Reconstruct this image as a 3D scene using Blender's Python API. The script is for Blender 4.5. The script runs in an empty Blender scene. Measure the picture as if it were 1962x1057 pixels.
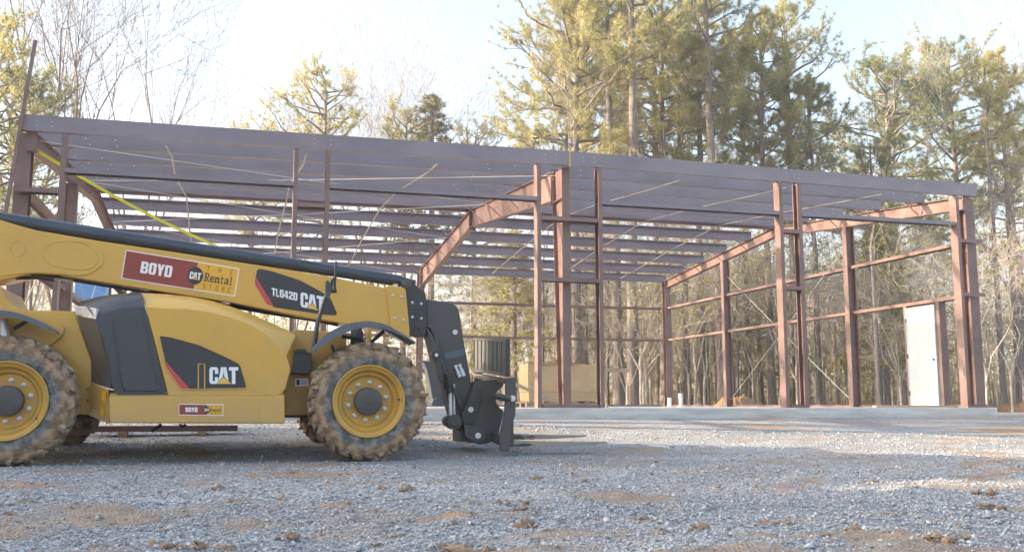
import bpy, math, random
import numpy as np
from mathutils import Vector, Matrix

S = bpy.context.scene
COL = S.collection

# ------------------------------------------------------------------ camera
F, YAW, PIT = 1878.0, 0.2776, 0.1307          # focal length in photo pixels, heading, tilt
CAM = np.array([3.295, -16.23, 0.05])
cam_d = bpy.data.cameras.new("camera")
cam = bpy.data.objects.new("camera", cam_d)
COL.objects.link(cam)
cam.location = CAM
cam.rotation_euler = (math.pi / 2 + PIT, 0, -YAW)
cam_d.sensor_width = 36.0
cam_d.lens = F / 1962 * 36
cam_d.clip_start = 0.1
cam_d.clip_end = 3000
S.camera = cam

# ------------------------------------------------------------------ light
SUN_EL = math.radians(18)
SUN_AZ = math.radians(14)                      # sun stands to the left (-X), a little behind the building
sun_from = Vector((-math.cos(SUN_AZ) * math.cos(SUN_EL), math.sin(SUN_AZ) * math.cos(SUN_EL), math.sin(SUN_EL)))
W = bpy.data.worlds.new("World")
S.world = W
W.use_nodes = True
nt = W.node_tree
sky = nt.nodes.new("ShaderNodeTexSky")
sky.sky_type = 'NISHITA'
sky.sun_disc = False
sky.sun_elevation = SUN_EL
sky.sun_rotation = math.radians(-76)
sky.air_density = 1.0
sky.dust_density = 5.0
sky.ozone_density = 1.0
bg = nt.nodes["Background"]
bg.inputs[1].default_value = 0.15
hs = nt.nodes.new("ShaderNodeHueSaturation")   # thin bright overcast veil over the blue
hs.inputs['Saturation'].default_value = 0.85
hs.inputs['Value'].default_value = 1.0
nt.links.new(sky.outputs[0], hs.inputs['Color'])
nt.links.new(hs.outputs[0], bg.inputs[0])
sd = bpy.data.lights.new("sun", 'SUN')
sd.energy = 3.8
sd.angle = math.radians(0.5)
sd.color = (1.0, 0.80, 0.56)
so = bpy.data.objects.new("sun", sd)
COL.objects.link(so)
so.rotation_euler = (-sun_from).to_track_quat('-Z', 'Y').to_euler()
so.location = (-30, 8, 20)
S.view_settings.view_transform = 'Standard'
S.view_settings.look = 'None'
S.view_settings.gamma = 1.0
S.view_settings.exposure = 2.0

# ------------------------------------------------------------------ photo pixel -> place on a real plane
_cy, _sy = math.cos(YAW), math.sin(YAW)
_cp, _sp = math.cos(PIT), math.sin(PIT)
_fw = np.array([_sy * _cp, _cy * _cp, _sp])
_ri = np.array([_cy, -_sy, 0.0])
_up = np.cross(_ri, _fw)


def ray(u, v):
    return _fw + _ri * (u - 981) / F - _up * (v - 528.5) / F


def at(u, v, Y):
    d = ray(u, v)
    p = CAM + d * ((Y - CAM[1]) / d[1])
    return Vector(p)


def ground_at(u, Y):
    p = at(u, 778, Y)
    return p.x


# ------------------------------------------------------------------ materials
def mat(name, col, rough=0.6, metal=0.0, var=0.0, vscale=6.0, bump=0.0, bscale=60.0, col2=None, stretch=(1, 1, 1), spec=0.5, lo=0.35, hi=0.65, coords='Object', detail=6.0, bdist=0.01):
    m = bpy.data.materials.new(name)
    m.use_nodes = True
    n = m.node_tree
    b = n.nodes["Principled BSDF"]
    b.inputs['Base Color'].default_value = (*col, 1)
    b.inputs['Roughness'].default_value = rough
    b.inputs['Metallic'].default_value = metal
    b.inputs['Specular IOR Level'].default_value = spec
    if var or col2 or bump:
        tc = n.nodes.new("ShaderNodeTexCoord")
        mp = n.nodes.new("ShaderNodeMapping")
        mp.inputs['Scale'].default_value = stretch
        n.links.new(tc.outputs[coords], mp.inputs[0])
    if var or col2:
        no = n.nodes.new("ShaderNodeTexNoise")
        no.inputs['Scale'].default_value = vscale
        no.inputs['Detail'].default_value = detail
        no.inputs['Roughness'].default_value = 0.65
        n.links.new(mp.outputs[0], no.inputs[0])
        cr = n.nodes.new("ShaderNodeValToRGB")
        cr.color_ramp.elements[0].position = lo
        cr.color_ramp.elements[1].position = hi
        c2 = col2 if col2 else tuple(c * (1 - var) for c in col)
        c1 = col if col2 else tuple(min(1, c * (1 + var)) for c in col)
        cr.color_ramp.elements[0].color = (*c2, 1)
        cr.color_ramp.elements[1].color = (*c1, 1)
        n.links.new(no.outputs[0], cr.inputs[0])
        n.links.new(cr.outputs[0], b.inputs['Base Color'])
        mr = n.nodes.new("ShaderNodeMapRange")
        mr.inputs[3].default_value = max(0.05, rough - 0.1)
        mr.inputs[4].default_value = min(1, rough + 0.12)
        n.links.new(no.outputs[0], mr.inputs[0])
        n.links.new(mr.outputs[0], b.inputs['Roughness'])
    if bump:
        nb = n.nodes.new("ShaderNodeTexNoise")
        nb.inputs['Scale'].default_value = bscale
        nb.inputs['Detail'].default_value = 5
        n.links.new(mp.outputs[0], nb.inputs[0])
        bu = n.nodes.new("ShaderNodeBump")
        bu.inputs['Strength'].default_value = bump
        bu.inputs['Distance'].default_value = bdist
        n.links.new(nb.outputs[0], bu.inputs['Height'])
        n.links.new(bu.outputs[0], b.inputs['Normal'])
    return m


def leaf_mat(name, c1, c2, trans=0.35):
    m = bpy.data.materials.new(name)
    m.use_nodes = True
    n = m.node_tree
    b = n.nodes["Principled BSDF"]
    out = n.nodes["Material Output"]
    tc = n.nodes.new("ShaderNodeTexCoord")
    no = n.nodes.new("ShaderNodeTexNoise")
    no.inputs['Scale'].default_value = 0.9
    no.inputs['Detail'].default_value = 6
    n.links.new(tc.outputs['Object'], no.inputs[0])
    cr = n.nodes.new("ShaderNodeValToRGB")
    cr.color_ramp.elements[0].position = 0.38
    cr.color_ramp.elements[1].position = 0.62
    cr.color_ramp.elements[0].color = (*c1, 1)
    cr.color_ramp.elements[1].color = (*c2, 1)
    n.links.new(no.outputs[0], cr.inputs[0])
    n.links.new(cr.outputs[0], b.inputs['Base Color'])
    b.inputs['Roughness'].default_value = 0.55
    b.inputs['Specular IOR Level'].default_value = 0.3
    tr = n.nodes.new("ShaderNodeBsdfTranslucent")
    n.links.new(cr.outputs[0], tr.inputs[0])
    mx = n.nodes.new("ShaderNodeMixShader")
    mx.inputs[0].default_value = trans
    n.links.new(b.outputs[0], mx.inputs[1])
    n.links.new(tr.outputs[0], mx.inputs[2])
    n.links.new(mx.outputs[0], out.inputs[0])
    return m


M = {}
M['primer'] = mat('primer', (0.185, 0.115, 0.104), 0.4, var=0.24, vscale=1.6, bump=0.06, bscale=24, stretch=(0.6, 1, 1), spec=0.6, detail=9)
M['purlin'] = mat('purlin', (0.180, 0.146, 0.176), 0.34, var=0.2, vscale=1.3, bump=0.06, bscale=24, stretch=(0.5, 1, 1), spec=0.9, detail=9)


def yellow_material():
    m = mat('yellow', (0.60, 0.345, 0.048), 0.34, var=0.05, vscale=2.2, bump=0.02, bscale=120)
    n = m.node_tree
    b = n.nodes["Principled BSDF"]
    b.inputs['Coat Weight'].default_value = 0.35
    b.inputs['Coat Roughness'].default_value = 0.12
    src = b.inputs['Base Color'].links[0].from_socket
    tc = n.nodes.new("ShaderNodeTexCoord")
    sx = n.nodes.new("ShaderNodeSeparateXYZ")
    n.links.new(tc.outputs['Object'], sx.inputs[0])
    mr = n.nodes.new("ShaderNodeMapRange")        # road dust thrown up from below
    mr.inputs[1].default_value = 0.55
    mr.inputs[2].default_value = -0.2
    n.links.new(sx.outputs[2], mr.inputs[0])
    no = n.nodes.new("ShaderNodeTexNoise")
    no.inputs['Scale'].default_value = 6
    no.inputs['Detail'].default_value = 9
    no.inputs['Roughness'].default_value = 0.7
    n.links.new(tc.outputs['Object'], no.inputs[0])
    mu = n.nodes.new("ShaderNodeMath")
    mu.operation = 'MULTIPLY'
    n.links.new(mr.outputs[0], mu.inputs[0])
    n.links.new(no.outputs[0], mu.inputs[1])
    # faint film of dust everywhere, in blotches
    m2 = n.nodes.new("ShaderNodeMapRange")
    m2.inputs[1].default_value = 0.5
    m2.inputs[2].default_value = 0.75
    m2.inputs[4].default_value = 0.22
    n.links.new(no.outputs[0], m2.inputs[0])
    ad = n.nodes.new("ShaderNodeMath")
    ad.operation = 'ADD'
    ad.use_clamp = True
    n.links.new(mu.outputs[0], ad.inputs[0])
    n.links.new(m2.outputs[0], ad.inputs[1])
    mx = n.nodes.new("ShaderNodeMix")
    mx.data_type = 'RGBA'
    n.links.new(ad.outputs[0], mx.inputs[0])
    n.links.new(src, mx.inputs[6])
    mx.inputs[7].default_value = (0.42, 0.31, 0.17, 1)
    n.links.new(mx.outputs[2], b.inputs['Base Color'])
    return m


M['yellow'] = yellow_material()
M['yellow_dusty'] = mat('yellow_dusty', (0.50, 0.29, 0.06), 0.5, col2=(0.34, 0.23, 0.10), vscale=4, lo=0.3, hi=0.6)
M['rim'] = mat('rim', (0.54, 0.31, 0.05), 0.42, col2=(0.42, 0.27, 0.09), vscale=7, lo=0.3, hi=0.55)
M['black'] = mat('black', (0.038, 0.039, 0.041), 0.42, var=0.3, vscale=5, bump=0.03, bscale=80)
M['gunmetal'] = mat('gunmetal', (0.056, 0.057, 0.058), 0.5, col2=(0.075, 0.071, 0.066), vscale=3, lo=0.7, hi=0.3, bump=0.04, bscale=70)
M['plastic'] = mat('plastic', (0.042, 0.047, 0.056), 0.3, var=0.2, vscale=4)
M['fender'] = mat('fender', (0.10, 0.115, 0.145), 0.42, var=0.15, vscale=5)
M['tube'] = mat('tube', (0.05, 0.064, 0.085), 0.3, var=0.2, vscale=3, stretch=(0.3, 3, 3))
M['mesh_black'] = mat('mesh_black', (0.066, 0.068, 0.070), 0.6, bump=0.7, bscale=260, bdist=0.004)
M['grey_panel'] = mat('grey_panel', (0.10, 0.095, 0.085), 0.3, var=0.2, vscale=5)
M['silver'] = mat('silver', (0.72, 0.74, 0.76), 0.3, metal=0.25)
M['steel'] = mat('steel', (0.55, 0.55, 0.56), 0.35, metal=0.8, var=0.2, vscale=30)
M['bolt'] = mat('bolt', (0.62, 0.62, 0.6), 0.4, metal=0.3)
M['white_paint'] = mat('white_paint', (0.42, 0.465, 0.50), 0.45, var=0.04, vscale=3)
M['letter_white'] = mat('letter_white', (0.80, 0.82, 0.85), 0.5)
M['letter_dark'] = mat('letter_dark', (0.045, 0.03, 0.03), 0.5)
M['letter_thin'] = mat('letter_thin', (0.22, 0.13, 0.02), 0.5)
M['decal_dark'] = mat('decal_dark', (0.043, 0.044, 0.048), 0.5, bump=0.25, bscale=220, bdist=0.003)
M['decal_black'] = mat('decal_black', (0.035, 0.035, 0.038), 0.5)
M['decal_red'] = mat('decal_red', (0.52, 0.065, 0.08), 0.45)
M['decal_maroon'] = mat('decal_maroon', (0.27, 0.05, 0.035), 0.45, var=0.06, vscale=6)
M['decal_gold'] = mat('decal_gold', (0.72, 0.40, 0.035), 0.45)
M['logo_yellow'] = mat('logo_yellow', (0.72, 0.48, 0.10), 0.5)
M['concrete'] = mat('concrete', (0.62, 0.61, 0.58), 0.85, col2=(0.40, 0.40, 0.38), vscale=2.6, bump=0.35, bscale=40, lo=0.32, hi=0.6, stretch=(0.4, 1, 3.0), bdist=0.01)
M['cardboard'] = mat('cardboard', (0.52, 0.37, 0.21), 0.8, var=0.08, vscale=2.5)
M['wood'] = mat('wood', (0.42, 0.32, 0.22), 0.8, var=0.2, vscale=8, stretch=(0.3, 3, 3))
M['pvc'] = mat('pvc', (0.78, 0.78, 0.76), 0.4)
M['strap_yellow'] = mat('strap_yellow', (0.68, 0.62, 0.03), 0.6, var=0.08, vscale=10)
M['strip'] = mat('strip', (0.40, 0.36, 0.30), 0.5, var=0.1, vscale=8)
M['cable'] = mat('cable', (0.55, 0.54, 0.52), 0.4, metal=0.4)
M['blue'] = mat('blue', (0.20, 0.40, 0.72), 0.45, var=0.1, vscale=4)
M['tarp'] = mat('tarp', (0.05, 0.06, 0.075), 0.4, bump=0.4, bscale=14, bdist=0.03)
M['earth'] = mat('earth', (0.38, 0.22, 0.115), 0.95, col2=(0.24, 0.14, 0.08), vscale=9, bump=0.6, bscale=30, bdist=0.02)
M['glass'] = mat('glass', (0.03, 0.04, 0.045), 0.08)
M['bark'] = mat('bark', (0.235, 0.20, 0.185), 0.9, col2=(0.115, 0.098, 0.094), vscale=9, stretch=(1, 1, 0.22), bump=0.9, bscale=16, bdist=0.04, lo=0.35, hi=0.6)
M['bark_grey'] = mat('bark_grey', (0.23, 0.20, 0.195), 0.9, col2=(0.14, 0.125, 0.125), vscale=5, stretch=(1, 1, 0.4))
M['bark_pale'] = mat('bark_pale', (0.43, 0.385, 0.34), 0.9, col2=(0.27, 0.235, 0.205), vscale=3)
M['needles'] = leaf_mat('needles', (0.29, 0.30, 0.155), (0.51, 0.47, 0.235), .6)
M['needles_dark'] = leaf_mat('needles_dark', (0.20, 0.235, 0.13), (0.39, 0.39, 0.18), .58)
M['needles_gold'] = leaf_mat('needles_gold', (0.34, 0.335, 0.165), (0.56, 0.51, 0.25), .58)
M['cedar'] = leaf_mat('cedar', (0.13, 0.14, 0.075), (0.28, 0.235, 0.11), .5)
M['leaves'] = leaf_mat('leaves', (0.27, 0.27, 0.11), (0.46, 0.42, 0.17), 0.55)


def tyre_material():
    m = bpy.data.materials.new('tyre_rubber')
    m.use_nodes = True
    n = m.node_tree
    b = n.nodes["Principled BSDF"]
    tc = n.nodes.new("ShaderNodeTexCoord")
    sx = n.nodes.new("ShaderNodeSeparateXYZ")
    n.links.new(tc.outputs['Object'], sx.inputs[0])
    cx = n.nodes.new("ShaderNodeCombineXYZ")
    n.links.new(sx.outputs[0], cx.inputs[0])
    n.links.new(sx.outputs[2], cx.inputs[2])
    ln = n.nodes.new("ShaderNodeVectorMath")
    ln.operation = 'LENGTH'
    n.links.new(cx.outputs[0], ln.inputs[0])
    mr = n.nodes.new("ShaderNodeMapRange")          # mud is caked on the outer half of the sidewall and tread
    mr.inputs[1].default_value = 0.44
    mr.inputs[2].default_value = 0.57
    n.links.new(ln.outputs['Value'], mr.inputs[0])
    no = n.nodes.new("ShaderNodeTexNoise")
    no.inputs['Scale'].default_value = 5
    no.inputs['Detail'].default_value = 9
    no.inputs['Roughness'].default_value = 0.7
    n.links.new(tc.outputs['Object'], no.inputs[0])
    ad = n.nodes.new("ShaderNodeMath")
    ad.operation = 'MULTIPLY_ADD'
    ad.inputs[1].default_value = 0.55
    ad.inputs[2].default_value = 0.0
    n.links.new(mr.outputs[0], ad.inputs[0])
    a2 = n.nodes.new("ShaderNodeMath")
    a2.operation = 'ADD'
    n.links.new(ad.outputs[0], a2.inputs[0])
    n.links.new(no.outputs[0], a2.inputs[1])
    cr = n.nodes.new("ShaderNodeValToRGB")
    e = cr.color_ramp.elements
    e[0].position = 0.42
    e[0].color = (0.17, 0.18, 0.19, 1)
    e[1].position = 0.62
    e[1].color = (0.27, 0.25, 0.215, 1)
    x = e.new(0.80)
    x.color = (0.37, 0.26, 0.16, 1)
    x = e.new(0.97)
    x.color = (0.40, 0.275, 0.165, 1)
    x = e.new(1.0)
    x.color = (0.37, 0.27, 0.18, 1)
    n.links.new(a2.outputs[0], cr.inputs[0])
    n2 = n.nodes.new("ShaderNodeTexNoise")
    n2.inputs['Scale'].default_value = 11
    n2.inputs['Detail'].default_value = 6
    n.links.new(tc.outputs['Object'], n2.inputs[0])
    c2 = n.nodes.new("ShaderNodeValToRGB")
    c2.color_ramp.elements[0].position = 0.40
    c2.color_ramp.elements[0].color = (0.34, 0.33, 0.33, 1)
    c2.color_ramp.elements[1].position = 0.6
    c2.color_ramp.elements[1].color = (1, 1, 1, 1)
    n.links.new(n2.outputs[0], c2.inputs[0])
    mx = n.nodes.new("ShaderNodeMix")
    mx.data_type = 'RGBA'
    mx.blend_type = 'MULTIPLY'
    mx.inputs[0].default_value = 0.8
    n.links.new(cr.outputs[0], mx.inputs[6])
    n.links.new(c2.outputs[0], mx.inputs[7])
    n.links.new(mx.outputs[2], b.inputs['Base Color'])
    b.inputs['Roughness'].default_value = 0.9
    nb = n.nodes.new("ShaderNodeTexNoise")
    nb.inputs['Scale'].default_value = 28
    nb.inputs['Detail'].default_value = 8
    n.links.new(tc.outputs['Object'], nb.inputs[0])
    bu = n.nodes.new("ShaderNodeBump")
    bu.inputs['Strength'].default_value = 0.8
    bu.inputs['Distance'].default_value = 0.02
    n.links.new(nb.outputs[0], bu.inputs['Height'])
    n.links.new(bu.outputs[0], b.inputs['Normal'])
    return m


M['tyre'] = tyre_material()


def ground_material():
    m = bpy.data.materials.new('gravel_ground')
    m.use_nodes = True
    n = m.node_tree
    b = n.nodes["Principled BSDF"]
    tc = n.nodes.new("ShaderNodeTexCoord")

    def noise(scale, det=6, st=(1, 1, 1), rough=0.6):
        mp = n.nodes.new("ShaderNodeMapping")
        mp.inputs['Scale'].default_value = st
        n.links.new(tc.outputs['Object'], mp.inputs[0])
        x = n.nodes.new("ShaderNodeTexNoise")
        x.inputs['Scale'].default_value = scale
        x.inputs['Detail'].default_value = det
        x.inputs['Roughness'].default_value = rough
        n.links.new(mp.outputs[0], x.inputs[0])
        return x

    def ramp(src, p0, c0, p1, c1):
        r = n.nodes.new("ShaderNodeValToRGB")
        r.color_ramp.elements[0].position = p0
        r.color_ramp.elements[1].position = p1
        r.color_ramp.elements[0].color = (*c0, 1)
        r.color_ramp.elements[1].color = (*c1, 1)
        n.links.new(src, r.inputs[0])
        return r

    def mix(fac, a, c, mode='MIX'):
        x = n.nodes.new("ShaderNodeMix")
        x.data_type = 'RGBA'
        x.blend_type = mode
        if isinstance(fac, float):
            x.inputs[0].default_value = fac
        else:
            n.links.new(fac, x.inputs[0])
        n.links.new(a, x.inputs[6])
        n.links.new(c, x.inputs[7])
        return x
    vo = n.nodes.new("ShaderNodeTexVoronoi")
    vo.inputs['Scale'].default_value = 60
    n.links.new(tc.outputs['Object'], vo.inputs[0])
    chips = ramp(vo.outputs['Color'], 0.1, (0.135, 0.150, 0.168), 0.9, (0.50, 0.52, 0.54))
    big = noise(0.9, 8, (0.6, 1, 1))
    g2 = ramp(big.outputs[0], 0.35, (0.70, 0.72, 0.74), 0.65, (1.05, 1.02, 0.99))
    gravel = mix(1.0, chips.outputs[0], g2.outputs[0], 'MULTIPLY')
    da = n.nodes.new("ShaderNodeAttribute")
    da.attribute_name = 'dirt'
    dmask = ramp(da.outputs['Fac'], 0.05, (0, 0, 0), 0.9, (0.9, 0.9, 0.9))
    dc = noise(7, 6)
    dirt = ramp(dc.outputs[0], 0.3, (0.215, 0.165, 0.125), 0.7, (0.36, 0.285, 0.215))
    a = mix(dmask.outputs[0], gravel.outputs[2], dirt.outputs[0])
    # orange clay showing through in a few spots
    on = noise(1.6, 8, (0.5, 1.2, 1))
    omask = ramp(on.outputs[0], 0.57, (0, 0, 0), 0.68, (0.7, 0.7, 0.7))
    oc = ramp(dc.outputs[0], 0.3, (0.33, 0.18, 0.09), 0.7, (0.45, 0.27, 0.14))
    a = mix(omask.outputs[0], a.outputs[2], oc.outputs[0])
    # woodland floor starts beyond the cleared pad
    sx = n.nodes.new("ShaderNodeSeparateXYZ")
    n.links.new(tc.outputs['Object'], sx.inputs[0])
    wn = noise(0.4, 5)
    ma = n.nodes.new("ShaderNodeMath")
    ma.operation = 'MULTIPLY_ADD'
    ma.inputs[1].default_value = 6
    n.links.new(wn.outputs[0], ma.inputs[0])
    n.links.new(sx.outputs[1], ma.inputs[2])
    mr = n.nodes.new("ShaderNodeMapRange")
    mr.inputs[1].default_value = 17.0
    mr.inputs[2].default_value = 20.0
    n.links.new(ma.outputs[0], mr.inputs[0])
    lc = ramp(noise(5, 8).outputs[0], 0.35, (0.13, 0.075, 0.04), 0.65, (0.34, 0.22, 0.13))
    a = mix(mr.outputs[0], a.outputs[2], lc.outputs[0])
    n.links.new(a.outputs[2], b.inputs['Base Color'])
    b.inputs['Roughness'].default_value = 0.95
    b.inputs['Specular IOR Level'].default_value = 0.25
    bu = n.nodes.new("ShaderNodeBump")
    bu.inputs['Strength'].default_value = 0.7
    bu.inputs['Distance'].default_value = 0.02
    n.links.new(vo.outputs['Distance'], bu.inputs['Height'])
    n.links.new(bu.outputs[0], b.inputs['Normal'])
    return m


def stone_material():
    m = bpy.data.materials.new('gravel_stone')
    m.use_nodes = True
    n = m.node_tree
    b = n.nodes["Principled BSDF"]
    at_ = n.nodes.new("ShaderNodeAttribute")
    at_.attribute_name = 'tone'
    cr = n.nodes.new("ShaderNodeValToRGB")
    e = cr.color_ramp.elements
    e[0].position = 0.0
    e[0].color = (0.145, 0.160, 0.178, 1)
    e[1].position = 0.75
    e[1].color = (0.50, 0.525, 0.55, 1)
    x = e.new(0.86)
    x.color = (0.66, 0.67, 0.68, 1)
    x = e.new(0.9)
    x.color = (0.38, 0.28, 0.20, 1)
    x = e.new(1.0)
    x.color = (0.36, 0.23, 0.13, 1)
    n.links.new(at_.outputs['Fac'], cr.inputs[0])
    n.links.new(cr.outputs[0], b.inputs['Base Color'])
    b.inputs['Roughness'].default_value = 0.85
    b.inputs['Specular IOR Level'].default_value = 0.3
    return m


M['ground'] = ground_material()
M['stone'] = stone_material()


# ------------------------------------------------------------------ mesh helpers
def tag(o, label=None, cat=None, group=None, kind=None):
    if label: o['label'] = label
    if cat: o['category'] = cat
    if group: o['group'] = group
    if kind: o['kind'] = kind
    return o


def empty(name, loc, label=None, cat=None, group=None):
    o = bpy.data.objects.new(name, None)
    o.empty_display_size = 0.2
    COL.objects.link(o)
    o.location = loc
    return tag(o, label, cat, group)


def sub(name, loc, parent):
    o = empty(name, loc)
    o.parent = parent
    return o


class MB:
    """collects faces of one mesh; several materials allowed"""

    def __init__(s):
        s.v, s.f, s.mi, s.mats = [], [], [], []

    def m(s, key):
        if key not in s.mats:
            s.mats.append(key)
        return s.mats.index(key)

    def face(s, pts, key):
        b = len(s.v)
        s.v += [tuple(p) for p in pts]
        s.f.append(tuple(range(b, b + len(pts))))
        s.mi.append(s.m(key))

    def box(s, x0, x1, y0, y1, z0, z1, key):
        b = len(s.v)
        s.v += [(x, y, z) for z in (z0, z1) for y in (y0, y1) for x in (x0, x1)]
        k = s.m(key)
        for q in ((0, 2, 3, 1), (4, 5, 7, 6), (0, 1, 5, 4), (2, 6, 7, 3), (0, 4, 6, 2), (1, 3, 7, 5)):
            s.f.append(tuple(b + i for i in q))
            s.mi.append(k)

    def hexa(s, p, key):
        """eight corners: bottom ring of four, then top ring of four"""
        b = len(s.v)
        s.v += [tuple(q) for q in p]
        k = s.m(key)
        for q in ((3, 2, 1, 0), (4, 5, 6, 7), (0, 1, 5, 4), (1, 2, 6, 5), (2, 3, 7, 6), (3, 0, 4, 7)):
            s.f.append(tuple(b + i for i in q))
            s.mi.append(k)

    def beam(s, p0, p1, w, h, key, up=(0, 0, 1)):
        p0, p1 = Vector(p0), Vector(p1)
        d = (p1 - p0).normalized()
        sd_ = d.cross(Vector(up))
        if sd_.length < 1e-4:
            sd_ = d.cross(Vector((1, 0, 0)))
        sd_.normalize()
        u = sd_.cross(d)
        a, c = sd_ * w / 2, u * h / 2
        s.hexa([p0 - a - c, p0 + a - c, p1 + a - c, p1 - a - c, p0 - a + c, p0 + a + c, p1 + a + c, p1 - a + c], key)

    def loft(s, rings, key, cap0=True, cap1=True, capkey=None):
        n = len(rings[0])
        b = len(s.v)
        k = s.m(key)
        for r in rings:
            s.v += [tuple(p) for p in r]
        for j in range(len(rings) - 1):
            for i in range(n):
                i2 = (i + 1) % n
                s.f.append((b + j * n + i, b + j * n + i2, b + (j + 1) * n + i2, b + (j + 1) * n + i))
                s.mi.append(k)
        kc = s.m(capkey) if capkey else k
        if cap0:
            s.f.append(tuple(b + i for i in reversed(range(n))))
            s.mi.append(kc)
        if cap1:
            o = b + (len(rings) - 1) * n
            s.f.append(tuple(o + i for i in range(n)))
            s.mi.append(kc)

    def plate(s, poly, y0, y1, key):
        """outline in (x, z), thickness from y0 (near) to y1"""
        s.loft([[(p[0], y0, p[1]) for p in poly], [(p[0], y1, p[1]) for p in poly]], key)

    def tube(s, path, rad, key, n=12, cap=True):
        path = [Vector(p) for p in path]
        if not isinstance(rad, (list, tuple)):
            rad = [rad] * len(path)
        rings = []
        ref = None
        for i, p in enumerate(path):
            d = (path[min(i + 1, len(path) - 1)] - path[max(i - 1, 0)]).normalized()
            if ref is None:
                ref = Vector((0, 0, 1)) if abs(d.z) < 0.9 else Vector((1, 0, 0))
            a = d.cross(ref).normalized()
            c = a.cross(d)
            ref = c
            rings.append([p + (a * math.cos(2 * math.pi * k / n) + c * math.sin(2 * math.pi * k / n)) * rad[i] for k in range(n)])
        s.loft(rings, key, cap, cap)

    def lathe(s, prof, key, c=(0, 0, 0), n=48, keys=None):
        """profile of (radius, y) turned about the Y axis"""
        b = len(s.v)
        m_ = len(prof)
        for k in range(n):
            t = 2 * math.pi * k / n
            s.v += [(c[0] + r * math.cos(t), c[1] + y, c[2] + r * math.sin(t)) for r, y in prof]
        for k in range(n):
            k2 = (k + 1) % n
            for j in range(m_ - 1):
                s.f.append((b + k * m_ + j, b + k * m_ + j + 1, b + k2 * m_ + j + 1, b + k2 * m_ + j))
                s.mi.append(s.m(keys[j] if keys else key))

    def build(s, name, parent=None, smooth=None, bevel=0.0, off=None, seg=2, world=True):
        me = bpy.data.meshes.new(name)
        me.from_pydata(s.v, [], s.f)
        for k in s.mats:
            me.materials.append(M[k])
        me.polygons.foreach_set('material_index', s.mi)
        import bmesh
        bm = bmesh.new()
        bm.from_mesh(me)
        bmesh.ops.remove_doubles(bm, verts=bm.verts, dist=1e-5)
        bmesh.ops.recalc_face_normals(bm, faces=bm.faces)
        bm.to_mesh(me)
        bm.free()
        o = bpy.data.objects.new(name, me)
        COL.objects.link(o)
        if smooth is not None:
            me.shade_smooth()
            me.set_sharp_from_angle(angle=math.radians(smooth))
        if bevel:
            mod = o.modifiers.new('edge', 'BEVEL')
            mod.width = bevel
            mod.segments = seg
            mod.limit_method = 'ANGLE'
            mod.angle_limit = math.radians(35)
        if parent:
            o.parent = parent
            if world and parent.parent is None:
                o.location = -Vector(parent.location)
        return o


def fast_mesh(name, verts, faces_idx, nper, mats, mi=None):
    """verts (N,3) array, faces (K,nper) array"""
    me = bpy.data.meshes.new(name)
    nv, nf = len(verts), len(faces_idx)
    me.vertices.add(nv)
    me.vertices.foreach_set('co', np.asarray(verts, dtype=np.float32).ravel())
    me.loops.add(nf * nper)
    me.loops.foreach_set('vertex_index', np.asarray(faces_idx, dtype=np.int32).ravel())
    me.polygons.add(nf)
    me.polygons.foreach_set('loop_start', np.arange(0, nf * nper, nper, dtype=np.int32))
    for k in mats:
        me.materials.append(M[k])
    if mi is not None:
        me.polygons.foreach_set('material_index', mi)
    me.update(calc_edges=True)
    return me


def link(me, name, parent=None, loc=(0, 0, 0)):
    o = bpy.data.objects.new(name, me)
    COL.objects.link(o)
    o.location = loc
    if parent:
        o.parent = parent
    return o


def seg_tubes(P0, P1, R0, R1, n):
    """many straight tapered tubes at once -> verts, quads"""
    P0, P1 = np.asarray(P0, float), np.asarray(P1, float)
    R0, R1 = np.asarray(R0, float), np.asarray(R1, float)
    d = P1 - P0
    d /= np.linalg.norm(d, axis=1, keepdims=True) + 1e-9
    ref = np.where(np.abs(d[:, 2:3]) < 0.9, np.array([[0, 0, 1.0]]), np.array([[1.0, 0, 0]]))
    a = np.cross(d, ref)
    a /= np.linalg.norm(a, axis=1, keepdims=True) + 1e-9
    c = np.cross(a, d)
    t = 2 * np.pi * np.arange(n) / n
    ring = a[:, None, :] * np.cos(t)[None, :, None] + c[:, None, :] * np.sin(t)[None, :, None]
    v0 = P0[:, None, :] + ring * R0[:, None, None]
    v1 = P1[:, None, :] + ring * R1[:, None, None]
    v = np.concatenate([v0, v1], axis=1).reshape(-1, 3)
    k = np.arange(len(P0))[:, None] * 2 * n
    i = np.arange(n)[None, :]
    i2 = (i + 1) % n
    q = np.stack([k + i, k + i2, k + n + i2, k + n + i], axis=2).reshape(-1, 4)
    return v, q


# value noise for ground heights
_rs = np.random.RandomState(7)
_lat = _rs.rand(256, 256)


def vnoise(x, y):
    xi, yi = np.floor(x).astype(int), np.floor(y).astype(int)
    fx, fy = x - xi, y - yi
    fx, fy = fx * fx * (3 - 2 * fx), fy * fy * (3 - 2 * fy)
    g = lambda a, b: _lat[a % 256, b % 256]
    return (g(xi, yi) * (1 - fx) + g(xi + 1, yi) * fx) * (1 - fy) + (g(xi, yi + 1) * (1 - fx) + g(xi + 1, yi + 1) * fx) * fy


def fbm(x, y, o=4):
    r, a, t = 0, 1.0, 0
    for i in range(o):
        r = r + a * (vnoise(x * 2 ** i + 17 * i, y * 2 ** i + 31 * i) - 0.5)
        t += a
        a *= 0.5
    return r / t


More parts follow.
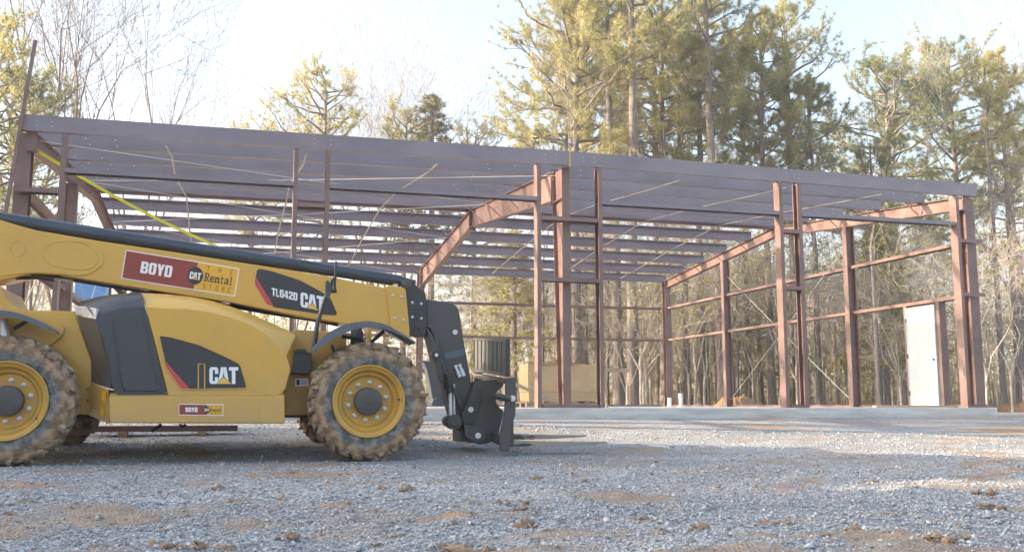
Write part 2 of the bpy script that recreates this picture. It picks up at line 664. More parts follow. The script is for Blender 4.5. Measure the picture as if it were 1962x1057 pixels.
def ground_z(x, y):
    x, y = np.asarray(x, float), np.asarray(y, float)
    base = np.interp(y, [-60, -9, -5.2, -1.2, -0.1, 1, 20, 45, 120], [-0.62, -0.57, -0.55, -0.24, -0.19, -0.2, -0.25, 0.1, 2.5])
    near = np.clip(1.6 - np.abs(y + 10.6) / 3.2, 0, 1)
    calm = np.clip(1.2 - np.abs(y + 5.0) / 1.3, 0, 1) * np.clip(1.5 - np.abs(x - 3) / 4, 0, 1)
    amp = 0.03 + 0.10 * near
    h = fbm(x * 0.55, y * 0.95, 5) * amp
    h = h + fbm(x * 2.4 + 5, y * 4.0, 4) * (0.02 + 0.085 * near)
    h = h + fbm(x * 7 + 2, y * 9 + 8, 3) * (0.006 + 0.03 * near)
    rut = np.sin((y + 0.16 * x) * 2.6 + 2.0 * fbm(x * 0.3, y * 0.3, 3) * 3) * 0.018 * near
    h = (h + rut) * (1 - 0.75 * calm)
    h = h * np.where(y > -0.9, np.where(y < 17, 0.25, 1.0), 1.0)
    return base + h


def dirt_mask(x, y):
    d = fbm(np.asarray(x) * .95 + 3.3, np.asarray(y) * 1.9 + 9.1, 6)
    d2 = fbm(np.asarray(x) * 2.2 + 7.3, np.asarray(y) * 3.6 + 1.1, 4)
    return np.clip(d * 3.4 + d2 * 3.0 - .12, 0, 1)


# ------------------------------------------------------------------ ground
def build_ground():
    def axis(lo, hi, d, outer):
        c = list(np.arange(lo, hi + 1e-6, d))
        a, st = lo, d
        L = []
        while a > -outer:
            st *= 1.28
            a -= st
            L.append(a)
        a, st = hi, d
        H = []
        while a < outer:
            st *= 1.28
            a += st
            H.append(a)
        return np.array(L[::-1] + c + H)
    xs = axis(-2.5, 13.5, 0.05, 700)
    ys = axis(-13.5, -0.6, 0.05, 700)
    X, Y = np.meshgrid(xs, ys)
    Z = ground_z(X, Y)
    v = np.stack([X.ravel(), Y.ravel(), Z.ravel()], 1)
    nx, ny = len(xs), len(ys)
    i = np.arange(nx - 1)[None, :]
    j = np.arange(ny - 1)[:, None]
    q = np.stack([j * nx + i, j * nx + i + 1, (j + 1) * nx + i + 1, (j + 1) * nx + i], 2).reshape(-1, 4)
    me = fast_mesh('ground', v, q, 4, ['ground'])
    at_ = me.attributes.new('dirt', 'FLOAT', 'POINT')
    at_.data.foreach_set('value', dirt_mask(X.ravel(), Y.ravel()).astype(np.float32))
    me.shade_smooth()
    o = link(me, 'ground')
    tag(o, kind='structure')


build_ground()


def build_gravel():
    r = np.random.RandomState(3)
    pts = []
    # stones only where they read as separate stones: the strip in front of the camera up to the slab
    for (d0, d1, dens) in ((3.3, 6.5, 3600), (6.5, 10, 1350), (10, 15.4, 380)):
        n = int(dens * 0.62 * (d1 * d1 - d0 * d0))
        d = np.sqrt(r.uniform(d0 * d0, d1 * d1, n))
        w = r.uniform(-0.62, 0.62, n) * d
        x = CAM[0] + d * _sy + w * _cy
        y = CAM[1] + d * _cy - w * _sy
        pts.append(np.stack([x, y, d], 1))
    p = np.concatenate(pts)
    p = p[p[:, 1] < -0.15]
    keep = r.rand(len(p)) < 1 - .88 * dirt_mask(p[:, 0], p[:, 1])
    p = p[keep]
    n = len(p)
    size = r.lognormal(math.log(0.0042), 0.5, n) * np.interp(p[:, 2], [3, 6, 15], [0.9, 1.05, 1.5])
    size = np.minimum(size, 0.026)
    z = ground_z(p[:, 0], p[:, 1])
    base = np.array([[1, 0, 0], [0, 1, 0], [-1, 0, 0], [0, -1, 0], [0, 0, 1], [0, 0, -1]], float)
    q = r.normal(size=(n, 4))
    q /= np.linalg.norm(q, axis=1, keepdims=True)
    w, a, b, c = q.T
    R = np.stack([1 - 2 * (b * b + c * c), 2 * (a * b - c * w), 2 * (a * c + b * w), 2 * (a * b + c * w), 1 - 2 * (a * a + c * c), 2 * (b * c - a * w), 2 * (a * c - b * w), 2 * (b * c + a * w), 1 - 2 * (a * a + b * b)], 1).reshape(n, 3, 3)
    v = base[None] * (r.uniform(0.55, 1.35, (n, 6, 1)))
    v = v + r.normal(0, 0.16, v.shape)
    v = np.einsum('nij,nkj->nki', R, v)
    v[:, :, 2] *= 0.75
    v = v * size[:, None, None] + np.stack([p[:, 0], p[:, 1], z + size * 0.35], 1)[:, None, :]
    f = np.array([[0, 1, 4], [1, 2, 4], [2, 3, 4], [3, 0, 4], [1, 0, 5], [2, 1, 5], [3, 2, 5], [0, 3, 5]])
    F_ = (np.arange(n)[:, None, None] * 6 + f[None]).reshape(-1, 3)
    me = fast_mesh('gravel', v.reshape(-1, 3), F_, 3, ['stone'])
    tone = np.repeat(np.clip(r.beta(2, 2, n) * 0.88 + (r.rand(n) < 0.05) * 0.5, 0, 1), 6)
    at_ = me.attributes.new('tone', 'FLOAT', 'POINT')
    at_.data.foreach_set('value', tone.astype(np.float32))
    o = link(me, 'gravel')
    tag(o, 'loose grey crushed gravel lying over the site', 'gravel', kind='stuff')


build_gravel()


def lump(r, n_lat, n_lon, sx, sy, sz, rough, c):
    vs, fs = [], []
    offs = r.rand(3) * 50
    for i in range(n_lat + 1):
        th = math.pi * i / n_lat
        for j in range(n_lon):
            ph = 2 * math.pi * j / n_lon
            d = np.array([math.sin(th) * math.cos(ph), math.sin(th) * math.sin(ph), math.cos(th)])
            k = 1 + rough * (2.4 * fbm(np.array([d[0] * 1.7 + offs[0] + d[2]]), np.array([d[1] * 1.7 + offs[1] - d[2]]), 4)[0] + r.uniform(-0.13, 0.13))
            vs.append((c[0] + d[0] * sx * k, c[1] + d[1] * sy * k, c[2] + d[2] * sz * k))
    for i in range(n_lat):
        for j in range(n_lon):
            fs.append((i * n_lon + j, (i + 1) * n_lon + j, (i + 1) * n_lon + (j + 1) % n_lon, i * n_lon + (j + 1) % n_lon))
    return vs, fs


def build_clods():
    r = np.random.RandomState(11)
    spots = []
    for u, v, s in ((1030, 920, .05), (385, 1046, .07), (320, 1044, .06), (35, 975, .09), (240, 945, .05), (420, 945, .06), (1675, 915, .06), (1570, 1028, .05), (1640, 1017, .045), (1885, 978, .05), (730, 945, .04), (880, 1035, .09), (905, 1045, .08), (850, 1040, .06), (625, 925, .04), (870, 1000, .04), (1110, 905, .04), (1000, 965, .06), (960, 960, .05), (640, 884, .05), (687, 890, .035), (785, 945, .05), (1900, 945, .06), (1000, 995, .07), (300, 1042, .06), (1465, 995, .05), (1540, 935, .035), (180, 1045, .05), (560, 1020, .05), (1790, 1040, .06), (1230, 985, .04), (1340, 1000, .05)):
        d = ray(u, v)
        t = (-0.56 - CAM[2]) / d[2]
        p = CAM + d * t
        spots.append((p[0], p[1], s))
    for k in range(260):
        d = math.sqrt(r.uniform(12, 150))
        w = r.uniform(-.58, .58) * d
        spots.append((CAM[0] + d * _sy + w * _cy, CAM[1] + d * _cy - w * _sy, 0.010 + 0.024 * r.rand() ** 2))
    V, Fq = [], []
    for x, y, s in spots:
        z = float(ground_z(x, y))
        parts = 9 if s > 0.045 else 3
        for k in range(parts):
            dx, dy = (r.normal(0, s * 1.3), r.normal(0, s * 0.9)) if k else (0, 0)
            q = s * (1 if k == 0 else r.uniform(.3, .7))
            q *= .5
            vs, fs = lump(r, 11, 15, q * r.uniform(.8, 1.4), q * r.uniform(.7, 1.1), q * r.uniform(.45, .75), 1.7, (x + dx, y + dy, z + q * 0.15))
            b = len(V)
            V += vs
            Fq += [tuple(i + b for i in f) for f in fs]
    me = fast_mesh('dirt_clods', np.array(V), np.array(Fq), 4, ['clod'])
    o = link(me, 'dirt_clods')
    tag(o, 'brown and orange clods of dirt scattered over the gravel', 'dirt', kind='stuff')


M['clod'] = mat('clod', (0.34, 0.23, 0.14), 0.95, col2=(0.22, 0.18, 0.145), vscale=5.0, bump=0.8, bscale=60, bdist=0.01, coords='Object')
build_clods()

# ------------------------------------------------------------------ the steel building frame
BW, BD, EH, RISE = 8.86, 14.84, 4.51, 0.64
LX = 2 * BW
PD = 0.254                                     # purlin and eave beam depth


CAMBER = 0.055


def roof_z(y):
    return EH + RISE * (1 - abs(y - BD / 2) / (BD / 2))


slab = MB()
slab.box(-0.12, LX + 0.19, -0.03, BD + 0.1, -0.75, 0.0, 'concrete')
o = slab.build('slab', bevel=0.012)
tag(o, kind='structure')

bld = empty('steel_building', (BW, BD / 2, 0), 'unfinished red oxide steel building frame on a concrete slab, no roof or walls yet', 'steel building')


def bpart(mb, name, bevel=0.0, smooth=None):
    return mb.build(name, bld, smooth=smooth, bevel=bevel)


T = 0.006


def ibeam(mb, a0, a1, b0, b1, axis, w, key='primer', tf=0.012, tw=0.009):
    """I section: a0->a1 outer flange line, b0->b1 inner flange line; flanges w wide along axis"""
    a0, a1, b0, b1 = map(Vector, (a0, a1, b0, b1))
    ax = Vector(axis) * w / 2
    wx = Vector(axis) * tw / 2

    def flange(p, q, inn0, inn1):
        n0 = (inn0 - p).normalized() * tf
        n1 = (inn1 - q).normalized() * tf
        mb.hexa([p - ax, p + ax, p + ax + n0, p - ax + n0, q - ax, q + ax, q + ax + n1, q - ax + n1], key)
    flange(a0, a1, b0, b1)
    flange(b0, b1, a0, a1)
    n0 = (b0 - a0).normalized() * tf
    n1 = (b1 - a1).normalized() * tf
    mb.hexa([a0 + n0 - wx, a0 + n0 + wx, b0 - n0 + wx, b0 - n0 - wx, a1 + n1 - wx, a1 + n1 + wx, b1 - n1 + wx, b1 - n1 - wx], key)


def zpurlin(mb, x0, x1, y, ztop, depth, slope, fl=0.115, flip=1):
    """Z purlin along X with web upright"""
    y0 = y
    mb.box(x0, x1, y0 - T / 2, y0 + T / 2, ztop - depth + T, ztop - T, 'purlin')
    mb.box(x0, x1, y0 - T / 2, y0 + fl * flip, ztop - T, ztop, 'purlin') if flip > 0 else mb.box(x0, x1, y0 - fl, y0 + T / 2, ztop - T, ztop, 'purlin')
    mb.box(x0, x1, y0 - fl, y0 + T / 2, ztop - depth, ztop - depth + T, 'purlin') if flip > 0 else mb.box(x0, x1, y0 - T / 2, y0 + fl, ztop - depth, ztop - depth + T, 'purlin')
    yl2 = y0 + fl if flip > 0 else y0 - fl
    mb.box(x0, x1, yl2 - T / 2, yl2 + T / 2, ztop - 0.026, ztop - T, 'purlin')
    ylip = y0 - fl if flip > 0 else y0 + fl
    mb.box(x0, x1, ylip - T / 2, ylip + T / 2, ztop - depth + T, ztop - depth + 0.022, 'purlin')


def holes(mb, x, y, z):
    """bright discs painted in for sky seen through bolt holes in the purlin web"""
    mb.tube([(x, y - 0.014, z), (x, y - T / 2, z)], 0.011, 'bolt', n=6)  # small pale disc takes the place of daylight through a hole


def cbox(mb, x0, x1, y0, y1, z0, z1, openside):
    """C channel running along its longest axis; openside is the direction with no web"""
    ext = (x1 - x0, y1 - y0, z1 - z0)
    L = ext.index(max(ext))
    if openside in ('+x', '-x'):
        wx = (x0, x0 + T) if openside == '+x' else (x1 - T, x1)
        mb.box(wx[0], wx[1], y0, y1, z0, z1, 'primer')
        f0, f1 = (x0 + T, x1) if openside == '+x' else (x0, x1 - T)
        if L == 2:
            mb.box(f0, f1, y0, y0 + T, z0, z1, 'primer')
            mb.box(f0, f1, y1 - T, y1, z0, z1, 'primer')
            e = (x1 - T, x1) if openside == '+x' else (x0, x0 + T)
            mb.box(e[0], e[1], y0 + T, y0 + 0.024, z0, z1, 'primer')
            mb.box(e[0], e[1], y1 - 0.024, y1 - T, z0, z1, 'primer')
    elif openside in ('+z', '-z'):
        wz = (z0, z0 + T) if openside == '+z' else (z1 - T, z1)
        mb.box(x0, x1, y0, y1, wz[0], wz[1], 'primer')
        f0, f1 = (z0 + T, z1) if openside == '+z' else (z0, z1 - T)
        if L == 0:
            mb.box(x0, x1, y0, y0 + T, f0, f1, 'primer')
            mb.box(x0, x1, y1 - T, y1, f0, f1, 'primer')
        else:
            mb.box(x0, x0 + T, y0, y1, f0, f1, 'primer')
            mb.box(x1 - T, x1, y0, y1, f0, f1, 'primer')


CAMBER = 0.055
JX = 9.0
# eave beams along the front, in two lengths that meet over the middle frame
def eave_piece(x0, x1, z0, z1, y, name, inward):
    mb = MB()
    s_ = inward
    def bar(ya, yb, za, zb):
        ya, yb = min(ya, yb), max(ya, yb)
        mb.hexa([(x0, ya, z0 + za), (x1, ya, z1 + za), (x1, yb, z1 + za), (x0, yb, z0 + za), (x0, ya, z0 + zb), (x1, ya, z1 + zb), (x1, yb, z1 + zb), (x0, yb, z0 + zb)], 'purlin')
    bar(y, y + s_ * 0.008, -PD, 0)
    bar(y + s_ * 0.008, y + s_ * 0.10, -0.008, 0)
    bar(y + s_ * 0.008, y + s_ * 0.10, -PD, -PD + 0.008)
    bar(y + s_ * 0.092, y + s_ * 0.10, -PD + 0.008, -PD + 0.03)
    for fx in (0.028, 0.052, 0.5, 0.53, 0.95, 0.972):
        xx = x0 + (x1 - x0) * fx
        zz = z0 + (z1 - z0) * fx
        for dz in (-0.09, -0.17):
            mb.tube([(xx, y - s_ * 0.006, zz + dz), (xx, y, zz + dz)], 0.008, 'bolt', n=6)
    bpart(mb, name)


eave_piece(0.0, JX - 0.012, EH, EH + CAMBER, 0.0, 'eave_beam', 1)
eave_piece(JX + 0.012, LX + 0.05, EH + CAMBER, EH, 0.0, 'eave_beam', 1)
eave_piece(0.0, LX, EH, EH, BD, 'eave_beam', -1)
mb = MB()
mb.box(JX - 0.03, JX + 0.03, 0.0085, 0.016, EH - 0.2, EH + 0.0, 'strip')
mb.box(JX - 0.008, JX + 0.008, -0.004, 0.004, EH - 0.22, EH + CAMBER + 0.012, 'strap_yellow')
bpart(mb, 'splice_plate')

# purlins
random.seed(2)
prl = [BD / 10 * k for k in (1, 2, 3, 4)] + [BD / 2 - 0.17, BD / 2 + 0.17] + [BD / 10 * k for k in (6, 7, 8, 9)]
for y in prl:
    mb = MB()
    fl = 1 if y < BD / 2 else -1
    zt = roof_z(y)
    zpurlin(mb, 0.02, JX, y, zt, PD, 0, flip=fl)
    zpurlin(mb, JX, LX - 0.02, y, zt, PD, 0, flip=fl)
    for fx in (0.35, 0.8, 1.25, 7.9, 8.35, 9.3, 9.75, LX - 1.2, LX - 0.75, LX - 0.3):
        for dz in (-0.075, -0.175):
            if random.random() < 0.85:
                holes(mb, fx + random.uniform(-0.06, 0.06), y, zt + dz)
    mb.v = [(a_, b_, c_ + CAMBER * (1 - abs(a_ - JX) / JX) * (1 - b_ / BD)) for a_, b_, c_ in mb.v]
    bpart(mb, 'purlin')

# main middle frame: tapered I columns and rafters
COLY = 0.21
for side in (0, 1):
    ys = (lambda y: y) if side == 0 else (lambda y: BD - y)
    mb = MB()
    z0, z1 = 0.012, roof_z(COLY) - PD - 0.015
    ibeam(mb, (BW + .13, ys(COLY), z0), (BW + .13, ys(COLY), z1 + 0.06), (BW + .13, ys(COLY + 0.27), z0), (BW + .13, ys(COLY + 0.60), z1 + 0.10), (1, 0, 0), 0.145)
    mb.box(BW + .02, BW + .24, min(ys(COLY - .02), ys(COLY + .32)), max(ys(COLY - .02), ys(COLY + .32)), 0.0, 0.014, 'primer')
    mb.box(BW + .1345, BW + .20, min(ys(COLY + .02), ys(COLY + .56)), max(ys(COLY + .02), ys(COLY + .56)), z1 - .50, z1 - .488, 'primer')
    mb.box(BW + .06, BW + .1255, min(ys(COLY + .02), ys(COLY + .56)), max(ys(COLY + .02), ys(COLY + .56)), z1 - .50, z1 - .488, 'primer')
    bpart(mb, 'frame_column')
    mb = MB()
    ya, yb = COLY + 0.62, BD / 2 - 0.012
    def rt(y): return roof_z(y) - PD - 0.004 + (CAMBER * (1 - y / BD) if side == 0 else CAMBER * y / BD)
    ibeam(mb, (BW + .13, ys(ya), rt(ya)), (BW + .13, ys(yb), rt(yb)), (BW + .13, ys(ya), rt(ya) - 0.56), (BW + .13, ys(yb), rt(yb) - 0.44), (1, 0, 0), 0.145)
    mb.box(BW + .045, BW + .215, min(ys(ya - .014), ys(ya)), max(ys(ya - .014), ys(ya)), rt(ya) - .62, rt(ya) + .04, 'primer')
    mb.box(BW + .05, BW + .21, min(ys(yb), ys(yb + .010)), max(ys(yb), ys(yb + .010)), rt(yb) - .52, rt(yb) + .03, 'primer')
    for k in range(5):
        for dx in (-.05, .05):
            yy = ys(ya - .02)
            zz = rt(ya) - .54 + k * .13
            mb.tube([(BW + .13 + dx, yy, zz), (BW + .13 + dx, ys(ya - .045), zz)], 0.013, 'bolt', n=6)
    bpart(mb, 'rafter')
    for k in ((2, 3, 4) if side == 0 else (1, 2, 3, 4)):
        y = ys(BD / 10 * k)
        zt = roof_z(y)
        for sx in (-1, 1):
            mb = MB()
            mb.beam((BW + .13 + sx * .62, y + (.01 if side else -.01), zt - PD + .03), (BW + .13 + sx * .075, y, rt(y) - .47), 0.05, 0.008, 'primer')
            bpart(mb, 'flange_brace')
# end frames: corner columns, light rafters, endwall columns
for ex, dx in ((0.17, 1), (LX - 0.14, -1)):
    for side in (0, 1):
        ys = (lambda y: y) if side == 0 else (lambda y: BD - y)
        mb = MB()
        zt = roof_z(0.3) - PD - 0.02
        exc = (.05 if dx > 0 else LX + .02) if side == 0 else (.12 if dx > 0 else LX - .14)
        ibeam(mb, (exc, ys(0.21), 0.012), (exc, ys(0.21), zt), (exc, ys(0.43), 0.012), (exc, ys(0.43), zt), (1, 0, 0), 0.22)
        mb.box(exc - .13, exc + .13, min(ys(.19), ys(.46)), max(ys(.19), ys(.46)), 0, .013, 'primer')
        bpart(mb, 'corner_column')
        mb = MB()
        ya, yb = 0.12, BD / 2 - 0.008
        def rt2(y): return roof_z(y) - PD - 0.004
        ibeam(mb, (ex, ys(ya), rt2(ya)), (ex, ys(yb), rt2(yb)), (ex, ys(ya), rt2(ya) - .27), (ex, ys(yb), rt2(yb) - .27), (1, 0, 0), 0.15)
        mb.box(ex - .08, ex + .08, min(ys(ya - .012), ys(ya)), max(ys(ya - .012), ys(ya)), rt2(ya) - .30, rt2(ya), 'primer')
        bpart(mb, 'end_rafter')
        for k in (1, 2, 3, 4):
            y = ys(BD / 10 * k)
            mb = MB()
            mb.beam((ex + dx * .42, y + (.01 if side else -.01), roof_z(y) - PD + .03), (ex + dx * .06, y, rt2(y) - .25), 0.045, 0.008, 'primer')
            bpart(mb, 'flange_brace')
    for fr in (0.277, 0.695):
        y = BD * fr
        mb = MB()
        zt = roof_z(y) - PD - 0.28
        fx = ex - dx * 0.10
        ibeam(mb, (fx, y, 0.012), (fx, y, zt), (fx + dx * .22, y, 0.012), (fx + dx * .22, y, zt), (0, 1, 0), 0.17)
        mb.box(fx - .04 if dx > 0 else fx - .26, fx + .26 if dx > 0 else fx + .04, y - .1, y + .1, 0, .013, 'primer')
        bpart(mb, 'endwall_column')
    # wall girts
    xw = (ex - .17, ex - .105) if dx > 0 else (ex + .105, ex + .17)
    for z in (2.24, 3.33):
        spans = ((0.3, BD * .277), (BD * .277, BD * .695), (BD * .695, BD - .25))
        for a, c in spans:
            mb = MB()
            w0, w1 = (ex - .17, ex + .03) if dx > 0 else (ex - .03, ex + .17)
            cbox(mb, w0, w1, a + .09, c - .09, z - .035, z + .035, '-z')
            bpart(mb, 'wall_girt')
# rear wall girts
for z in (2.24, 3.33):
    for a, c in ((.3, BW - .05), (BW + .2, LX - .3)):
        mb = MB()
        cbox(mb, a, c, BD - .2, BD, z - .035, z + .035, '-z')
        bpart(mb, 'wall_girt')
# door jambs along the front: (x centre, side the web is on)
jambs = ((0.655, 1), (4.205, -1), (4.725, 1), (8.42, -1), (9.575, 1), (13.25, -1), (13.66, 1), (17.275, -1))
JD = 0.2
for x, s_ in jambs:
    mb = MB()
    zt = EH - PD + (CAMBER * (1 - abs(x - JX) / JX)) - 0.004
    cbox(mb, x - .036, x + .036, 0.002, JD, 0.0, zt, '+x' if s_ < 0 else '-x')
    bpart(mb, 'door_jamb')
HZ = 3.67
for a, c in ((0.655, 4.205), (4.725, 8.42), (9.575, 13.25), (13.66, 17.24)):
    mb = MB()
    cbox(mb, a + .038, c - .038, 0.004, JD - .002, HZ - .036, HZ + .036, '-z')
    mb.mats = ['purlin']
    bpart(mb, 'door_header')
for a, c, zs in ((-0.02, .617, (3.33,)), (4.243, 4.687, (3.33,)), (8.458, 9.537, (3.33, 2.24)), (13.288, 13.622, (3.33, 2.24)), (17.313, LX + .10, (3.33, 2.24))):
    for z in zs:
        mb = MB()
        cbox(mb, a, c, 0.003, JD, z - .036, z + .036, '-z')
        bpart(mb, 'front_girt')
# base channel on the slab edge
for (x0, x1, y0, y1) in ((8.475, 9.52, .02, .1), (13.31, 13.6, .02, .1), (17.3, LX, .02, .1), (.3, LX - .3, BD - .1, BD - .02)):
    mb = MB()
    mb.box(x0, x1, y0, y1, 0.001, 0.06, 'primer')
    bpart(mb, 'base_channel')
for (y0, y1) in ((.3, 1.05), (2.1, BD * .277 - .1), (BD * .277 + .1, BD * .695 - .1), (BD * .695 + .1, BD - .3)):
    mb = MB()
    mb.box(LX - .12, LX - .03, y0, y1, 0.001, 0.05, 'primer')
    bpart(mb, 'base_channel')
# strips hanging below the purlins from front to back
for (u0, v0, x1) in ((322, 266, 2.75), (583, 284, 4.75), (828, 300, 6.95), (1280, 331, 11.3), (1480, 350, 13.35), (1660, 366, 15.35)):
    p = at(u0, v0, 0.9)
    xs_ = p.x
    mb = MB()
    zc = lambda y: roof_z(y) - PD - 0.02
    path = [(xs_, 0.4, zc(.4)), (xs_ + .03, BD * .1, zc(BD * .1)), (xs_ - .06, BD * .3, zc(BD * .3)), (xs_ + .02, BD / 2, zc(BD / 2) - .02), (xs_ - .02, BD * .7, zc(BD * .7)), (xs_, BD - .5, zc(BD - .5))]
    for a, c in zip(path[:-1], path[1:]):
        mb.beam(a, c, 0.036, 0.004, 'strip')
    bpart(mb, 'sag_strip')
# cable bracing in the roof and the right hand wall
def cable(p, q, r=0.008):
    mb = MB()
    p, q = Vector(p), Vector(q)
    mid = (p + q) / 2 - Vector((0, 0, 0.03))
    mb.tube([p, mid, q], r, 'cable', n=5)
    bpart(mb, 'brace_cable')
rz = lambda y: roof_z(y) - PD - .10
for (ya, yb) in ((.35, BD * .34), (BD * .34, BD * .66), (BD * .66, BD - .4)):
    cable((.25, ya, rz(ya)), (BW, yb, rz(yb)))
    cable((.25, yb, rz(yb)), (BW, ya, rz(ya)))
Y1, Y2 = BD * .277, BD * .695
cable((LX - .14, Y1 + .1, .12), (LX - .14, Y2 - .1, 3.9))
cable((LX - .14, Y2 - .1, .2), (LX - .14, Y1 + .1, 3.9))
cable((.14, Y1 + .1, .12), (.14, Y2 - .1, 3.9))
cable((.14, Y2 - .1, .2), (.14, Y1 + .1, 3.9))
# the white door set in the right wall, between two steel door posts
d_y0, d_y1 = 1.14, 2.06
for y in (1.08, 2.12):
    mb = MB()
    cbox(mb, LX - .18, LX - .02, y - .05, y + .05, 0.0, 2.2, '+x')
    bpart(mb, 'door_post')
mb = MB()
mb.box(LX - .215, LX - .17, d_y0, d_y1, 0.02, 2.15, 'white_paint')
mb.box(LX - .222, LX - .215, d_y0, d_y0 + .03, 0.02, 2.15, 'white_paint')
mb.box(LX - .222, LX - .215, d_y1 - .03, d_y1, 0.02, 2.15, 'white_paint')
door = bpart(mb, 'door', bevel=0.003)
door['label'] = 'plain white steel door'
mb = MB()
mb.tube([(LX - .214, d_y0 + .09, 1.0), (LX - .225, d_y0 + .09, 1.0)], 0.028, 'black', n=14)
mb.build('lock_hole', door)
for z in (.3, 1.1, 1.88):
    mb = MB()
    mb.tube([(LX - .228, d_y1 + .006, z - .05), (LX - .228, d_y1 + .006, z + .05)], 0.011, 'gunmetal', n=8)
    mb.box(LX - .2265, LX - .2225, d_y1 - .035, d_y1 + .005, z - .05, z + .05, 'gunmetal')
    mb.build('hinge', door)
mb = MB()                                       # chalk scribbles left by the erectors
random.seed(5)
for (x, y0, z0, n_) in ((13.2125, .05, .62, 6), (17.2375, .05, .62, 6)):
    for k in range(n_):
        z = z0 + k * .035
        mb.beam((x, y0 + .02 + random.uniform(0, .02), z), (x, y0 + .07 + random.uniform(0, .03), z + random.uniform(-.02, .03)), .002, .007, 'letter_white', up=(1, 0, 0))
bpart(mb, 'chalk_mark')

# yellow lifting strap from the left corner down to something behind the boom
mb = MB()
a = at(68, 287, 0.35)
c = at(424, 476, 1.9)
mids = [a.lerp(c, t) - Vector((0, 0, .08 * math.sin(math.pi * t))) for t in np.linspace(0, 1, 9)]
c2 = at(470, 500, 2.1)
mids.append(c2)
for p, q in zip(mids[:-1], mids[1:]):
    mb.beam(p, q, 0.052, 0.004, 'strap_yellow', up=(0, -1, .25))
o = mb.build('tie_strap')
tag(o, 'bright yellow webbing strap stretched down from the left corner of the frame', 'strap')
# long steel bar leaning at the left corner
mb = MB()
a, c = at(12, 400, -0.12), at(68, 78, -0.02)
d = (c - a).normalized()
a = a - d * 2.25
mb.beam(a, c, 0.05, 0.05, 'primer', up=(0, 1, 0))
o = mb.build('steel_bar')
tag(o, 'long thin dark steel bar leaning upright past the left roof corner', 'steel bar')


# ------------------------------------------------------------------ small things on and by the slab
def cardboard():
    Y = 3.2
    x0, x1 = at(1012, 700, Y).x, at(1148, 700, Y).x
    e = empty('cardboard_box', ((x0 + x1) / 2, Y + .5, .12), 'large tan cardboard crate with a ragged open top, on a pallet behind the middle column', 'box')
    r = random.Random(4)
    n = 26
    rings = []
    h = 0.80
    corners = [(x0, Y), (x1, Y), (x1 - .1, Y + 1.0), (x0 + .1, Y + 1.0)]
    per = []
    for i in range(4):
        p, q = Vector(corners[i]), Vector(corners[(i + 1) % 4])
        for k in range(8):
            per.append(p.lerp(q, k / 8))
    cx = sum(p.x for p in per) / len(per)
    cyy = sum(p.y for p in per) / len(per)
    for z, sc in ((.13, .97), (.32, .98), (.325, 1.0), (.6, 1.015), (.92, 1.0)):
        rings.append([(cx + (p.x - cx) * sc, cyy + (p.y - cyy) * sc + (r.uniform(-.008, .008) if z > .4 else 0), z + (r.uniform(-.035, .035) if z > .9 else 0)) for p in per])
    inner = [[(cx + (p[0] - cx) * .985, cyy + (p[1] - cyy) * .985, p[2]) for p in rings[-1]], [(cx + (p[0] - cx) * .97, cyy + (p[1] - cyy) * .97, .2) for p in rings[-1]]]
    mb = MB()
    mb.loft(rings + inner, 'cardboard', True, True)
    mb.build('carton', e)
    mb = MB()
    top = rings[-1]
    for i in list(range(0, 6)) + list(range(9, 15)):
        p, q = Vector(top[i]), Vector(top[i + 1])
        dn = Vector((r.uniform(-.02, .02), -.06 - r.random() * .03, -.015 + r.uniform(-.035, .03)))
        n_ = Vector((0, .012, .006))
        mb.hexa([p, q, q + dn, p + dn, p + n_, q + n_, q + dn + n_ * .5, p + dn + n_ * .5], 'flap')
    mb.build('flap', e)
    mb = MB()
    for k in range(3):
        mb.box(x0 - .03, x1 + .03, Y + .02 + k * .42, Y + .12 + k * .42, .001, .09, 'wood')
    for k in range(7):
        xx = x0 - .03 + (x1 - x0 - .04) * k / 6
        mb.box(xx, xx + .1, Y - .01, Y + 1.02, .092, .112, 'wood')
    p_ = mb.build('pallet')
    tag(p_, 'low wooden pallet under the tan cardboard crate', 'pallet')


M['flap'] = mat('flap', (0.26, 0.17, 0.10), 0.85, var=0.15, vscale=5)
cardboard()
mb = MB()                                       # sloping plank in front of the crate
mb.beam(at(955, 722, 2.6), at(1085, 777, 2.9), 0.03, 0.07, 'wood')
o = mb.build('plank')
tag(o, 'narrow weathered board sloping down to the floor in front of the cardboard crate', 'plank')
mb = MB()
mb.beam(at(985, 706, 4.6), at(1205, 709, 4.7), 0.04, 0.085, 'wood')
for u in (1034, 1151):
    q = at(u, 706, 4.65)
    for sgn in (-1, 1):
        mb.beam((q.x, q.y + sgn * .03, q.z - .03), (q.x + .02, q.y + sgn * .32, 0.0), .035, .07, 'wood')
o = mb.build('trestle')
tag(o, 'rough wooden trestle whose top bar runs behind the cardboard crate', 'trestle')
for u, v, Y, lab in ((1283, 765, 13.6, 'short white plastic pipe stub at the foot of the rear right column'), (1304, 757, 13.2, 'taller white plastic pipe stub standing alone right of the rear corner column')):
    p = at(u, v, Y)
    mb = MB()
    mb.tube([(p.x, Y, 0), (p.x, Y, p.z + .06)], 0.065, 'pvc', n=16)
    mb.tube([(p.x, Y, 0.0), (p.x, Y, .05)], 0.085, 'pvc', n=16)
    o = mb.build('pipe_stub', smooth=40)
    tag(o, lab, 'pipe')


